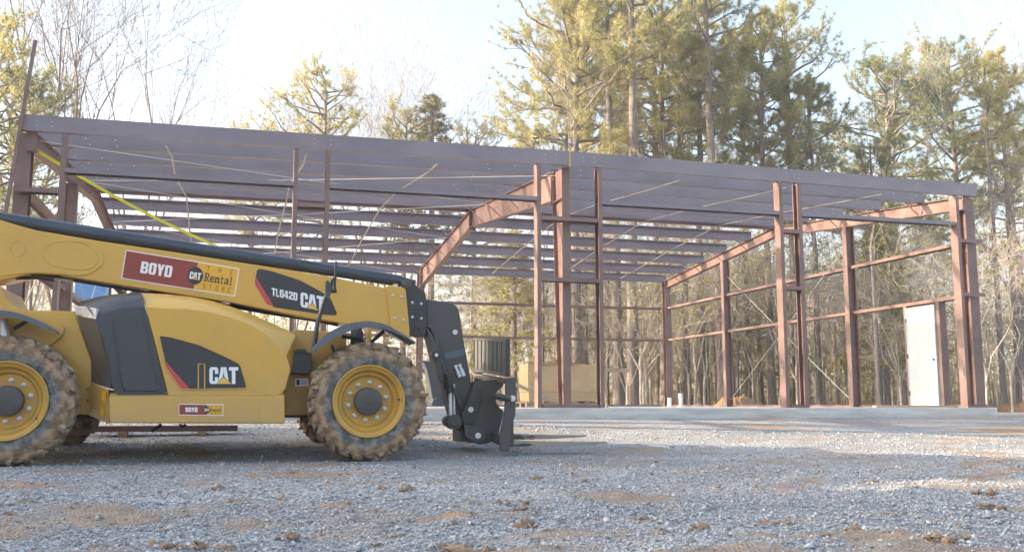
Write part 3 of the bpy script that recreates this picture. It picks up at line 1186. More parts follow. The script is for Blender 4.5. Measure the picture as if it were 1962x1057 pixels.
def mound(name, x, y, z, sx, sy, sz, label, seed, n=40):
    r = np.random.RandomState(seed)
    V, Fq = [], []
    for i in range(n + 1):
        for j in range(n + 1):
            a, b = i / n * 2 - 1, j / n * 2 - 1
            k = max(0, 1 - (a * a + b * b) ** .5)
            nz = float(fbm(np.array([a * 3 + seed]), np.array([b * 3 + seed]), 5)[0])
            V.append((x + a * sx, y + b * sy, z + max(-.05, sz * min(1, 1.5 * math.sin(k * math.pi / 2) ** 1.6) * (.75 + 2.2 * nz) + (r.uniform(-.07, .07) if k > 0 else -.05))))
    for i in range(n):
        for j in range(n):
            Fq.append((i * (n + 1) + j, (i + 1) * (n + 1) + j, (i + 1) * (n + 1) + j + 1, i * (n + 1) + j + 1))
    o = link(fast_mesh(name, np.array(V), np.array(Fq), 4, ['earth']), name)
    tag(o, label, 'dirt pile')


mound('dirt_pile', at(1420, 760, 17.5).x, 17.5, -.2, 1.5, .9, .42, 'heap of orange clay soil behind the slab, right of the pipe stubs', 3)
mound('dirt_pile', at(1962, 770, 20).x, 20, -.2, 1.2, 1.2, .5, 'low tan soil heap at the far right edge beyond the slab', 9)
# board lying on the slab in front of the door, dark tarp, spare girt and loose beam
mb = MB()
mb.box(15.55, LX - .25, .55, .68, .001, .04, 'wood')
o = mb.build('board')
tag(o, 'flat wooden board lying on the slab edge in front of the white door', 'board')


def tarp():
    Y = 1.1
    mb = MB()
    pts = [(806, 690), (818, 692), (826, 710), (834, 745), (838, 762), (842, 768)]
    rings = []
    for i, (u, v) in enumerate(pts):
        w = 5 + i * 1.2
        a, c = at(u - w, v, Y), at(u + w, v, Y)
        rings.append([a, c, c + Vector((0, .25, 0)), a + Vector((0, .25, 0))])
    mb.loft(rings, 'tarp')
    q = [at(u, v, Y - .1) for u, v in ((826, 778), (829, 766), (838, 760), (846, 763), (854, 771), (856, 778))]
    mb.loft([q, [p + Vector((0, .45, 0)) for p in q]], 'tarp')
    o = mb.build('tarp', smooth=60, bevel=.02)
    tag(o, 'dark plastic tarp slumped on the slab edge right of the front tyre', 'tarp')


tarp()
mb = MB()
a, c = at(735, 706, 3.6), at(840, 710, 3.6)
cbox(mb, a.x, c.x, 3.5, 3.7, c.z - .04, c.z + .04, '-z')
o = mb.build('loose_girt')
tag(o, 'short spare steel girt on a sawhorse, its end showing right of the front tyre', 'girt')
mb = MB()
hz = c.z - .045
for xx in (a.x + .3,):
    mb.box(xx - .04, xx + .04, 3.2, 4.0, hz - .09, hz, 'wood')
    for yy in (3.3, 3.9):
        for sgn in (-1, 1):
            mb.beam((xx + sgn * .03, yy, hz - .05), (xx + sgn * .28, yy, 0), .035, .08, 'wood')
o = mb.build('sawhorse')
tag(o, 'wooden sawhorse under the spare girt behind the front tyre', 'sawhorse')
mb = MB()
gy = -2.6
a, c = at(163, 822, gy), at(455, 825, gy)
zg = a.z - .095
cbox(mb, a.x, c.x, gy, gy + .2, zg + .06, zg + .135, '-z')
mb.box(a.x + .4, a.x + .5, gy - .1, gy + .3, zg - .06, zg + .06, 'wood')
mb.box(c.x - .5, c.x - .4, gy - .1, gy + .3, zg - .02, zg + .06, 'wood')
o = mb.build('loose_beam')
tag(o, 'long brown steel channel lying on blocks on the gravel, seen under the telehandler', 'steel channel')


def blue_machine():
    Y = 9.0
    x0 = at(118, 560, Y).x
    e = empty('blue_lift', (x0 + .8, Y, -.25), 'sky blue steel lift seen through the gap under the boom', 'lift')
    def bx(u0, u1, v0, v1, y0, y1, name):
        mb = MB()
        p, q = at(u0, v1, y0), at(u1, v0, y0)
        mb.box(p.x, q.x, y0, y1, p.z, q.z, 'blue')
        mb.build(name, e, bevel=.01)
    mb = MB()
    p, q = at(118, 600, Y), at(129, 530, Y)
    mb.box(p.x, q.x, Y, Y + .12, -.25, q.z + .3, 'blue')
    mb.build('mast', e, bevel=.01)
    mb = MB()
    p2, q2 = at(131, 600, Y), at(135, 530, Y)
    mb.box(p2.x, q2.x, Y + .02, Y + .1, -.25, q2.z + .25, 'blue')
    mb.build('mast_rail', e, bevel=.006)
    bx(142, 204, 534, 569, Y + .1, Y + .7, 'cabinet')
    bx(135, 206, 569, 573, Y + .06, Y + .75, 'platform')
    mb = MB()
    p3, q3 = at(145, 575, Y), at(230, 640, Y)
    mb.box(p3.x, q3.x, Y + .12, Y + 1.0, -.1, .45, 'blue')
    mb.build('base', e, bevel=.02)
    for xx in (p3.x + .2, q3.x - .2):
        mb = MB()
        mb.lathe([(0, 0), (.17, 0), (.19, .03), (.19, .13), (.17, .16), (0, .16)], 'black', (xx, Y - .06, -.06), 20)
        mb.build('wheel', e, smooth=40)
    mb = MB()
    mb.beam(at(130, 571, Y - .02), at(146, 582, Y - .02), .03, .04, 'blue')
    mb.build('brace', e)


blue_machine()
# ------------------------------------------------------------------ the telehandler
GZ = -0.555
TELE = empty('telehandler', (3.0, -4.4, GZ), 'yellow rental telehandler with black boom head, muddy tyres and pallet forks on the gravel', 'telehandler')


def tpart(mb, name, smooth=None, bevel=0.0, label=None):
    o = mb.build(name, TELE, smooth=smooth, bevel=bevel)
    if label: o['label'] = label
    return o


def tsub(mb, name, parent, smooth=None, bevel=0.0):
    return mb.build(name, parent, smooth=smooth, bevel=bevel)


def px(poly, Y):
    return [at(u, v, Y) for u, v in poly]


def slabpx(mb, poly, y0, y1, key):
    """outline traced on the near plane y0, carried straight back to y1 (a plate of real thickness)"""
    p = px(poly, y0)
    mb.plate([(q.x, q.z) for q in p], y0, y1, key)


def smooth_poly(pts, n=4):
    """closed outline with rounded run between the points"""
    out = []
    m_ = len(pts)
    for i in range(m_):
        p0, p1, p2, p3 = (np.array(pts[(i + k) % m_], float) for k in (-1, 0, 1, 2))
        for j in range(n):
            t = j / n
            out.append(tuple(0.5 * (2 * p1 + (p2 - p0) * t + (2 * p0 - 5 * p1 + 4 * p2 - p3) * t * t + (3 * p1 - p0 - 3 * p2 + p3) * t ** 3)))
    return out


def rounded(pts, r, n=4):
    """closed pixel outline with its corners rounded off"""
    out = []
    m_ = len(pts)
    for i in range(m_):
        a, b, c = (np.array(pts[(i + k) % m_], float) for k in (-1, 0, 1))
        d1, d2 = a - b, c - b
        l1, l2 = np.linalg.norm(d1), np.linalg.norm(d2)
        q = min(r, l1 * .45, l2 * .45)
        s, e = b + d1 / l1 * q, b + d2 / l2 * q
        for j in range(n + 1):
            t = j / n
            out.append(tuple((1 - t) ** 2 * s + 2 * t * (1 - t) * b + t * t * e))
    return out


# lettering: each glyph a list of polygons in a unit box
def Rr(a, b, c, d): return [(a, b), (c, b), (c, d), (a, d)]


GLYPH = {
    'B': [Rr(0, 0, .38, 1), [(.38, .82), (.38, 1), (.82, 1), (.98, .88), (.98, .80), (.66, .82)], [(.38, .42), (.38, .58), (.66, .58), (.90, .50), (.66, .42)], [(.38, 0), (.38, .18), (.66, .18), (1, .2), (1, .12), (.84, 0)], [(.64, .58), (.64, .82), (.98, .80), (.98, .62), (.88, .5)], [(.64, .18), (.64, .42), (.88, .5), (1, .38), (1, .2)]],
    'O': [[(0, .14), (.16, 0), (.38, 0), (.38, 1), (.16, 1), (0, .86)], [(1, .14), (1, .86), (.84, 1), (.62, 1), (.62, 0), (.84, 0)], Rr(.38, 0, .62, .17), Rr(.38, .83, .62, 1)],
    'Y': [[(0, 1), (.40, 1), (.52, .68), (.5, .38), (.31, .38)], [(1, 1), (.62, 1), (.5, .68), (.5, .38), (.69, .38)], Rr(.31, 0, .69, .38)],
    'D': [Rr(0, 0, .38, 1), Rr(.38, 0, .62, .17), Rr(.38, .83, .62, 1), [(.62, 0), (.84, 0), (1, .14), (1, .86), (.84, 1), (.62, 1)]],
    'C': [[(0, .14), (.16, 0), (.38, 0), (.38, 1), (.16, 1), (0, .86)], Rr(.38, 0, .62, .17), Rr(.38, .83, .62, 1), [(.62, .60), (1, .60), (1, .86), (.84, 1), (.62, 1)], [(.62, 0), (.84, 0), (1, .14), (1, .40), (.62, .40)]],
    'A': [[(-.05, 0), (.32, 0), (.49, .72), (.49, 1), (.24, 1)], [(1.05, 0), (.68, 0), (.51, .72), (.51, 1), (.76, 1)], [(.36, .2), (.64, .2), (.58, .38), (.42, .38)]],
    'T': [Rr(0, .8, 1, 1), Rr(.31, 0, .69, .8)],
    'L': [Rr(0, 0, .38, 1), Rr(.38, 0, .95, .18)],
    '6': [[(0, .14), (.16, 0), (.36, 0), (.36, 1), (.16, 1), (0, .86)], Rr(.36, 0, .64, .16), Rr(.36, .46, .64, .6), Rr(.36, .84, .64, 1), [(.64, 0), (.84, 0), (1, .14), (1, .48), (.84, .6), (.64, .6)], [(.64, .7), (1, .7), (1, .86), (.84, 1), (.64, 1)]],
    '4': [Rr(.48, 0, .84, 1), Rr(0, .2, .48, .36), Rr(.84, .2, 1, .36), [(0, .36), (.28, .36), (.48, .82), (.48, 1), (.34, 1)]],
    '2': [[(0, .68), (.36, .68), (.36, .84), (.64, .84), (.64, 1), (.16, 1), (0, .86)], [(.64, 1), (.84, 1), (1, .86), (1, .62), (.42, .18), (0, .18), (0, .24), (.64, .70)], Rr(0, 0, 1, .18)],
    'e': [[(0, .16), (.18, 0), (.34, .08), (.34, .62), (.18, .7), (0, .54)], [(.18, 0), (.8, 0), (1, .12), (.92, .2), (.34, .12)], [(.18, .7), (.34, .58), (.7, .58), (.84, .7)], [(.70, .58), (.70, .42), (1, .34), (1, .54), (.84, .7)], Rr(.34, .31, .98, .41)],
    'n': [Rr(.02, .1, .3, .62), Rr(-.08, 0, .42, .1), Rr(-.08, .6, .3, .7), [(.3, .5), (.3, .6), (.55, .72), (.8, .66), (.9, .5)], Rr(.62, .1, .9, .52), Rr(.54, 0, 1.05, .1)],
    't': [[(.2, .12), (.36, 0), (.9, 0), (.95, .12), (.5, .12), (.5, .95), (.2, .85)], Rr(0, .58, .9, .7)],
    'a': [[(0, .12), (.2, 0), (.6, .04), (.6, .14), (.28, .14), (.28, .3), (.2, .42), (0, .3)], Rr(.2, .32, .62, .42), Rr(.6, .08, .88, .56), Rr(.74, 0, 1.05, .1), [(.05, .5), (.05, .64), (.25, .72), (.7, .72), (.88, .56), (.6, .5), (.5, .62), (.3, .6)]],
    'l': [Rr(.3, .1, .65, .92), Rr(.05, 0, .9, .1), Rr(.05, .9, .65, 1)],
    'R': [Rr(.1, .1, .36, .9), Rr(-.02, 0, .5, .1), Rr(-.02, .9, .7, 1), [(.66, 1), (.84, .94), (.94, .8), (.9, .6), (.7, .48), (.66, .58), (.7, .72), (.66, .9)], Rr(.36, .46, .72, .56), [(.44, .46), (.68, .46), (.94, .1), (1.06, .1), (1.06, 0), (.78, 0)]],
    'E': [Rr(0, 0, .22, 1), Rr(.22, .88, 1, 1), Rr(.22, .44, .8, .56), Rr(.22, 0, 1, .12)],
    'H': [Rr(0, 0, .22, 1), Rr(.78, 0, 1, 1), Rr(.22, .44, .78, .56)],
    't_': [Rr(0, .88, 1, 1), Rr(.39, 0, .61, .88)],
    'S': [Rr(0, 0, 1, .12), Rr(0, .88, 1, 1), Rr(0, .44, 1, .56), Rr(0, .56, .22, .88), Rr(.78, .12, 1, .44)],
    'o': [Rr(0, 0, .22, 1), Rr(.78, 0, 1, 1), Rr(.22, .88, .78, 1), Rr(.22, 0, .78, .12)],
    'r': [Rr(0, 0, .22, 1), Rr(.22, .88, 1, 1), Rr(.22, .44, 1, .56), Rr(.78, .56, 1, .88), [(.4, .44), (.62, .44), (1, 0), (.76, 0)]],
}


class Sticker:
    """flat printed sticker: four pixel corners (top left, top right, bottom right, bottom left) on the plane y"""

    def __init__(s, corners, y):
        s.c = px(corners, y)
        s.mb = MB()
        s.k = 0

    def p(s, u, v, lift):
        a, b, c, d = s.c
        q = (a * (1 - u) + b * u) * v + (d * (1 - u) + c * u) * (1 - v)
        return Vector((q.x, q.y - lift, q.z))

    def poly(s, pts, key, lift):
        s.k += 1
        l = lift + s.k * 2e-5
        s.mb.face([s.p(u, v, l) for u, v in pts], key)

    def text(s, chars, x0, x1, y0, y1, key, lift, gap=.12, widths=None, slant=0.0):
        ws = widths or [1.0] * len(chars)
        tot = sum(ws) + gap * (len(chars) - 1)
        x = x0
        for ch, w in zip(chars, ws):
            cw = (x1 - x0) * w / tot
            for pl in GLYPH[ch]:
                s.poly([(x + a * cw, y0 + b * (y1 - y0)) for a, b in pl], key, lift)
            x += cw + (x1 - x0) * gap / tot

    def cat(s, x0, x1, y0, y1, bgkey, lift):
        s.text('CAT', x0, x1, y0, y1, 'letter_white', lift, gap=.03, widths=[.9, 1.02, .95])
        w = x1 - x0
        xa = x0 + w * .495
        h = y1 - y0
        s.poly([(xa - w * .31, y0 - h * .07), (xa + w * .31, y0 - h * .07), (xa, y0 + h * .47)], bgkey, lift + .0006)
        s.poly([(xa - w * .27, y0 - h * .0), (xa + w * .27, y0 - h * .0), (xa, y0 + h * .40)], 'logo_yellow', lift + .0012)

    def circle(s, cx, cy, rx, ry, key, lift, n=28):
        s.poly([(cx + rx * math.cos(2 * math.pi * i / n), cy + ry * math.sin(2 * math.pi * i / n)) for i in range(n)], key, lift)


def dealer_sticker(corners, y, big=True):
    st = Sticker(corners, y)
    st.poly(Rr(0, 0, 1, 1), 'letter_white', .001)
    e = (.008, .03) if big else (.012, .06)
    st.poly(Rr(e[0], e[1], .63, 1 - e[1]), 'decal_maroon', .0018)
    st.poly(Rr(.632, e[1], 1 - e[0], 1 - e[1]), 'decal_gold', .0018)
    st.text('BOYD', .15, .42, .30, .70, 'letter_white', .0026, gap=.1)
    st.circle(.625, .5, .068, .31, 'decal_black', .0024)
    st.cat(.575, .675, .37, .62, 'decal_black', .0034)
    st.text(['R', 'e', 'n', 't', 'a', 'l'], .705, .955, .36, .66, 'letter_dark', .0026, gap=.16, widths=[1.1, .9, 1.05, .65, .95, .6])
    for i, ch in enumerate(('t_', 'H', 'E')):
        st.text([ch], .715 + i * .105, .738 + i * .105, .73, .90, 'letter_thin', .0026)
    for i, ch in enumerate(('S', 't_', 'o', 'r', 'E')):
        st.text([ch], .705 + i * .056, .727 + i * .056, .10, .27, 'letter_thin', .0026)
    return st.mb


# --- boom: box section on the machine's centre line
YB = -4.62
BOOMW = 0.44
mb = MB()
slabpx(mb, [(-190, 400), (0, 421), (33, 431), (70, 441), (200, 463), (330, 482), (490, 507), (630, 529), (748, 553), (752, 634), (655, 619), (570, 605), (500, 591), (445, 580), (246, 549), (143, 532), (118, 527), (61, 524), (0, 537), (-190, 560)], YB, YB + BOOMW, 'yellow')
boom = tpart(mb, 'boom', bevel=.012)
mb = MB()                                        # wide foot of the boom, a second plate laid on the side
slabpx(mb, rounded([(-190, 470), (-100, 440), (150, 462), (196, 482), (200, 505), (175, 524), (150, 529), (118, 525), (61, 522), (-190, 552)], 22), YB - .012, YB - .0005, 'yellow')
tsub(mb, 'reinforcing_plate', boom, bevel=.006)
for poly in (smooth_poly([(84, 482), (100, 466), (135, 462), (165, 468), (184, 485), (186, 503), (165, 516), (120, 513), (90, 502)]), [(34 + 15 * math.cos(t * math.pi / 12), 476 + 15 * math.sin(t * math.pi / 12)) for t in range(24)]):
    mb = MB()
    q = px(poly, YB - .0135)
    mb.tube(q + [q[0]], .0045, 'yellow', n=6)
    tsub(mb, 'pressed_rib', boom, smooth=50)
mb = dealer_sticker([(241, 478.5), (459, 514), (450.5, 568), (232, 533.5)], YB - .002)
tsub(mb, 'dealer_sticker', boom)
st = Sticker([(488, 514), (646, 546), (646, 606), (488, 574)], YB - .002)


def uvp(st, u, v):
    """pixel -> sticker coordinates on an axis aligned box of the photo (corners given with the slope of the boom)"""
    uu = (u - 488) / 158
    vv = 1 - (v - 514 - 32 * uu) / 60
    return uu, vv


plate = rounded([(493, 514), (520, 519), (575, 537), (612, 557), (632, 569), (646, 600), (643, 604), (625, 603), (522, 588), (488, 543)], 6)
st.poly([uvp(st, *p) for p in plate], 'decal_dark', .001)
st.poly([uvp(st, *p) for p in ((490, 530), (489, 545), (511, 583), (524, 586))], 'decal_red', .002)
bb = [uvp(st, 520, 562), uvp(st, 570, 573)]
st.text('TL642D', (520 - 488) / 158, (569 - 488) / 158, uvp(st, 545, 571)[1], uvp(st, 545, 556)[1], 'letter_white', .002, gap=.1, widths=[.95, .8, 1, 1, 1, 1])
st.cat((575 - 488) / 158, (621 - 488) / 158, uvp(st, 598, 592)[1], uvp(st, 598, 564)[1], 'decal_dark', .002)
tsub(st.mb, 'model_sticker', boom)
# long black pipe on top of the boom
mb = MB()
p0, p1 = at(15, 421.5, YB + .16), at(768, 538.5, YB + .16)
d = p1 - p0
mb.tube([p0 - d * .25, p0, p0 + d * .5, p1], [.079, .079, .075, .071], 'tube', n=24)
mb.tube([p1, p1 + d * .02, p1 + d * .021, p1 + d * .04], [.052, .052, .044, .044], 'black', n=16)
tpart(mb, 'boom_pipe', smooth=40)
mb = MB()
q = at(757, 549, YB + .1)
mb.box(q.x - .03, q.x + .03, YB + .04, YB + .28, q.z - .05, q.z + .03, 'yellow')
mb.tube([(q.x, YB + .02, q.z + .0), (q.x, YB + .04, q.z + .0)], .022, 'bolt', n=10)
tpart(mb, 'pipe_clamp', bevel=.004)
# hoses and small cylinder slung under the boom
mb = MB()
for k, (a, c) in enumerate((((30, 533), (118, 530)), ((118, 533), (440, 586)))):
    mb.tube([at(*a, YB + .1), at(*c, YB + .1)], .018, 'black', n=8)
mb.tube([at(60, 527, YB + .08), at(104, 534, YB + .08)], .036, 'black', n=10)
mb.tube([at(104, 534, YB + .08), at(140, 538, YB + .08)], .016, 'steel', n=8)
mb.tube([at(440, 586, YB + .2), at(520, 600, YB + .2), at(600, 612, YB + .2), at(648, 622, YB + .2)], .022, 'black', n=8)
tpart(mb, 'hydraulic_hose', smooth=40)
# end plate and black boom head
mb = MB()
slabpx(mb, rounded([(740, 547), (777, 551), (785, 634), (784, 652), (760, 640), (748, 625)], 5), YB - .022, YB + BOOMW + .02, 'yellow')
ep = tpart(mb, 'boom_end_plate', bevel=.006)


def bolts(parent, pts, Y, r=.017, key='bolt', name='bolt'):
    for u, v in pts:
        mb = MB()
        q = at(u, v, Y)
        mb.lathe([(r, 0), (r, -.008), (r * .55, -.016), (0, -.017)], key, tuple(q), 10)
        tsub(mb, name, parent, smooth=40)


bolts(ep, ((753, 566), (769.5, 569), (757, 610), (773.5, 613)), YB - .022)
mb = MB()
slabpx(mb, rounded([(769, 536), (778, 533), (787, 536), (803, 553), (814, 557), (817, 574), (818.5, 632), (814, 645), (797, 646), (785, 641)], 5), YB - .015, YB + .07, 'black')
slabpx(mb, rounded([(769, 536), (778, 533), (787, 536), (803, 553), (814, 557), (817, 574), (818.5, 632), (814, 645), (797, 646), (785, 641)], 5), YB + .33, YB + .42, 'black')
a = at(800, 590, YB + .2)
mb.box(a.x - .12, a.x + .04, YB + .071, YB + .329, a.z - .26, a.z + .2, 'black')
head = tpart(mb, 'boom_head', bevel=.005)
bolts(head, ((790, 579.5), (807, 582), (790, 607.5), (807, 610)), YB - .016)
mb = MB()
q = at(779, 543.5, YB - .016)
mb.lathe([(.055, 0), (.055, -.02), (.03, -.024), (.026, -.03), (0, -.03)], 'gunmetal', tuple(q), 20)
tsub(mb, 'head_pin', head, smooth=40)
mb = MB()
q = at(797.5, 633.5, YB - .015)
mb.lathe([(.048, 0), (.05, -.008), (.036, -.008), (.034, -.002), (0, -.0015)], 'letter_dark', tuple(q), 20)
tsub(mb, 'pin_bore', head, smooth=40)

# --- gooseneck arm, bent down in front of the wheel
YG = YB + .02
mb = MB()
slabpx(mb, rounded([(816.5, 573), (866, 580), (877, 588), (881, 602), (889, 655), (901, 720), (912, 800), (905, 828), (876, 824), (862, 772), (852, 745), (835, 690), (819, 628)], 6), YG, YG + .36, 'gunmetal')
neck = tpart(mb, 'boom_nose', bevel=.008)
mb = MB()
slabpx(mb, [(850, 676), (888.6, 668), (890.6, 680), (854, 689)], YG - .006, YG - .0004, 'fender')
tsub(mb, 'blue_band', neck)
mb = MB()
q = at(872, 636, YG)
mb.lathe([(.03, 0), (.03, -.006), (.017, -.006), (.015, -.01), (0, -.01)], 'bolt', tuple(q), 18)
tsub(mb, 'rivet', neck, smooth=40)
mb = MB()                                        # raised lip along the rear edge
path = px([(818, 624), (826, 628), (832, 644), (842, 684), (852, 712), (868, 745), (884, 782)], YG - .02)
for p, q in zip(path[:-1], path[1:]):
    mb.beam(p, q, .09, .032, 'gunmetal')
tsub(mb, 'edge_lip', neck, bevel=.006)
for u, v in ((877, 713), (885, 711)):
    mb = MB()
    a, c = at(u - 3.5, v - 10, YG - .03), at(u + 4, v + 9, YG - .03)
    mb.tube([a, a.lerp(c, .35), a.lerp(c, .36), c], [.019, .019, .025, .025], 'silver', n=10)
    mb.tube([a.lerp(c, -.2), a], [.024, .024], 'silver', n=8)
    tsub(mb, 'hose_fitting', neck, smooth=40)
# compensating bracket and tilt cylinder
mb = MB()
slabpx(mb, rounded([(818, 628), (828, 640), (840, 672), (858, 716), (868, 742), (864, 760), (853, 735), (843, 730), (833, 690)], 4), YG - .07, YG - .03, 'gunmetal')
brk = tpart(mb, 'tilt_bracket', bevel=.005)
mb = MB()
q = at(835, 680, YG - .08)
mb.lathe([(.058, .05), (.058, -.025), (.03, -.03), (0, -.03)], 'black', tuple(q), 18)
mb.lathe([(.02, -.031), (.02, -.045), (0, -.046)], 'silver', tuple(q), 10)
tsub(mb, 'pivot_pin', brk, smooth=40)
mb = MB()
slabpx(mb, smooth_poly([(845, 697), (849, 700), (853, 722), (851, 732), (847, 720)], 3), YG - .0725, YG - .0703, 'decal_black')
tsub(mb, 'slot', brk)
mb = MB()
for du in (0, 7):
    mb.tube([at(862.5 + du, 735, YG - .1 + du * .012), at(863.5 + du, 800, YG - .1 + du * .012)], .021 if du == 0 else .016, 'silver', n=12)
mb.tube([at(859, 716, YG - .1), at(862.6, 752, YG - .1)], .043, 'black', n=14)
q = at(870, 808, YG - .13)
mb.lathe([(.088, .12), (.09, .02), (.09, -.03), (.055, -.035), (.05, -.045), (0, -.046)], 'gunmetal', tuple(q), 20)
q = at(861, 806, YG - .1)
mb.lathe([(.07, .1), (.07, -.03), (0, -.035)], 'black', tuple(q), 18)
tpart(mb, 'tilt_cylinder', smooth=40)
# --- quick coupler: two side plates and the cross tube
CP = rounded([(884, 795), (893, 775), (909, 735), (914, 731), (925, 729), (962, 726), (966, 738), (951, 751), (951, 771), (957, 780), (966, 788), (957, 824), (956, 840), (934, 849), (916, 851), (893, 838), (887, 815)], 4)
YC = YG - .10
cpl = None
for y0 in (YC, YG + .38):
    mb = MB()
    slabpx_pts = [(q.x, q.z) for q in px(CP, YC)]
    mb.plate(slabpx_pts, y0, y0 + .05, 'gunmetal')
    o = tpart(mb, 'coupler_plate', bevel=.006)
    cpl = cpl or o
mb = MB()
slabpx(mb, rounded([(884, 795), (897, 770), (909, 742), (923, 748), (925, 760), (911, 800), (908, 812), (888, 812)], 4), YC - .03, YC - .0005, 'black')
tsub(mb, 'hook_plate', cpl, bevel=.005)
mb = MB()
slabpx(mb, rounded([(889, 812), (926, 820), (934, 838), (918, 850), (892, 838)], 4), YC - .05, YC - .0008, 'gunmetal')
tsub(mb, 'lower_plate', cpl, bevel=.005)
for (u, v, r, k, yy) in ((902, 784, .033, 'bolt', YC - .03), (916, 834, .036, 'silver', YC - .05)):
    mb = MB()
    q = at(u, v, yy)
    mb.lathe([(r, 0), (r, -.008), (r * .5, -.009), (r * .45, -.004), (0, -.004)], k, tuple(q), 18)
    tsub(mb, 'coupler_pin', cpl, smooth=40)
mb = MB()
a = at(936, 762, YC)
mb.tube([(a.x - .05, YC + .05, a.z - .05), (a.x - .05, YG + .38, a.z - .05)], .09, 'gunmetal', n=18)
tpart(mb, 'coupler_tube', smooth=40)
mb = MB()
b_ = at(915, 838, YC)
mb.box(b_.x - .2, b_.x + .15, YC + .052, YG + .378, b_.z - .05, b_.z + .10, 'gunmetal')
tpart(mb, 'coupler_foot', bevel=.006)
# --- fork carriage, load backrest, forks
YK = YC - .42                                    # near end of the carriage
YKF = YK + 1.62                                  # far end
CR = rounded([(970, 724), (988.5, 723), (988, 795), (980, 815), (979, 838), (976, 865), (959, 864), (957, 838), (967, 792), (969, 770)], 3)
cp_ = [(q.x, q.z) for q in px(CR, YK)]
mb = MB()
mb.plate(cp_, YK, YK + .05, 'gunmetal')
mb.plate(cp_, YKF - .05, YKF, 'gunmetal')
xk = at(968, 760, YK).x
zt_, zb_ = at(970, 724, YK).z, at(965, 862, YK).z
mb.box(xk - .0, xk + .07, YK + .051, YKF - .051, zt_ - .07, zt_ - .01, 'gunmetal')
mb.box(xk - .06, xk + .0, YK + .051, YKF - .051, zb_ + .05, zb_ + .17, 'gunmetal')
q = at(970, 763, YK)
mb.tube([(q.x - .02, YK - .02, q.z), (q.x - .02, YKF, q.z)], .035, 'gunmetal', n=14)
mb.v = [(a_, b_, c_ + .12 * (b_ - YK) / (YKF - YK)) for a_, b_, c_ in mb.v]
car = tpart(mb, 'fork_carriage', bevel=.005)
mb = MB()
q = at(981, 763, YK)
mb.lathe([(.036, .02), (.036, -.03), (.024, -.032), (.022, -.036), (0, -.036)], 'bolt', tuple(q), 18)
q2 = at(950, 757, YK)
mb.tube([(q2.x, YK - .012, q2.z), (q.x - .02, YK - .012, q.z)], .03, 'gunmetal', n=12)
tsub(mb, 'carriage_pin', car, smooth=40)
mb = MB()
zb2, zt2 = at(975, 722, YK).z, at(975, 649, YK).z
mb.box(xk, xk + .05, YK - .02, YKF - .0, zb2 + .004, zb2 + .045, 'black')
mb.box(xk, xk + .05, YK + .0, YKF - .03, zt2 - .035, zt2, 'black')
for k in range(9):
    y = YK + .02 + (YKF - YK - .07) * k / 8
    mb.box(xk + .002, xk + .048, y, y + .012, zb2 + .045, zt2 - .035, 'black')
    mb.box(xk + .006, xk + .010, y + .012, y + .16, zb2 + .045, zt2 - .035, 'mesh_black') if k < 8 else None
mb.box(xk - .002, xk + .052, YK - .021, YK + .02, zb2 + .046, zt2 + .001, 'black')
mb.v = [(a_, b_, c_ + .12 * (b_ - YK) / (YKF - YK)) for a_, b_, c_ in mb.v]
tpart(mb, 'load_backrest', bevel=.003)


def fork(y0, u0, v0, u1, v1):
    a, c = at(u0, v0, y0), at(u1, v1, y0)
    zb = a.z
    mb = MB()
    ztop = zb + .06
    n_ = 10
    rings = []
    for i in range(n_ + 1):
        t = i / n_
        x = a.x + (c.x - a.x) * t
        th = .08 * (1 - .72 * t)
        w = .13 * (1 if t < .75 else 1 - 1.3 * (t - .75))
        z0 = zb + .03 * t * t
        rings.append([(x, y0 + .065 - w / 2, z0), (x, y0 + .065 + w / 2, z0), (x, y0 + .065 + w / 2, z0 + th), (x, y0 + .065 - w / 2, z0 + th)])
    mb.loft(rings, 'fork_steel')
    mb.box(a.x - .05, a.x + .0, y0, y0 + .13, zb, zt_ - .02, 'gunmetal')
    tpart(mb, 'fork', bevel=.004)


M['fork_steel'] = mat('fork_steel', (0.07, 0.066, 0.062), 0.6, metal=0.2, col2=(0.34, 0.30, 0.24), vscale=5, lo=.6, hi=.4, stretch=(.5, 3, 3))
fork(YK + .12, 984, 856, 1165, 846)
fork(YK + 1.1, 984, 842, 1124, 833)

# --- chassis
mb = MB()
slabpx(mb, [(-190, 545), (-8, 545), (0, 548), (4, 560), (11, 573), (24, 584), (42, 591), (60, 594), (138, 596), (142, 594), (176, 690), (176, 795), (142, 793), (100, 780), (-190, 780)], -5.02, -3.85, 'yellow')
ch = tpart(mb, 'rear_chassis', bevel=.012)
mb = MB()
slabpx(mb, rounded([(-190, 565), (0, 587), (52, 593), (70, 597), (119, 622), (124, 632), (118, 645), (96, 663), (-190, 663)], 8), -5.06, -5.0205, 'yellow')
tsub(mb, 'axle_bracket', ch, bevel=.01)
bolts(ch, ((167, 743), (167, 765)), -5.021, .016, 'yellow_dusty')
mb = MB()
slabpx(mb, [(548, 640), (566, 631), (664, 636), (664, 700), (640, 760), (596, 794), (540, 796), (540, 700)], -5.0, -3.8, 'yellow_dusty')
mb2 = MB()
tpart(mb, 'front_chassis', bevel=.01)
mb = MB()
mb.box(1.7, 4.6, -4.95, -3.85, -.09, .15, 'black')
tpart(mb, 'underbody', bevel=.02)
mb = MB()
for xw_ in (1.18, 4.73):
    mb.tube([(xw_, -5.25, .1), (xw_, -3.5, .1)], [.11, .11], 'black', n=16)
    mb.tube([(xw_, -4.62, .1), (xw_, -4.2, .1)], [.2, .2], 'black', n=16)
tpart(mb, 'axle', smooth=40)
st = Sticker([(566, 725), (590, 725), (590, 739), (566, 739)], -5.003)
st.poly(Rr(0, 0, 1, 1), 'letter_white', .001)
st.poly(Rr(.08, .15, .35, .85), 'decal_dark', .002)
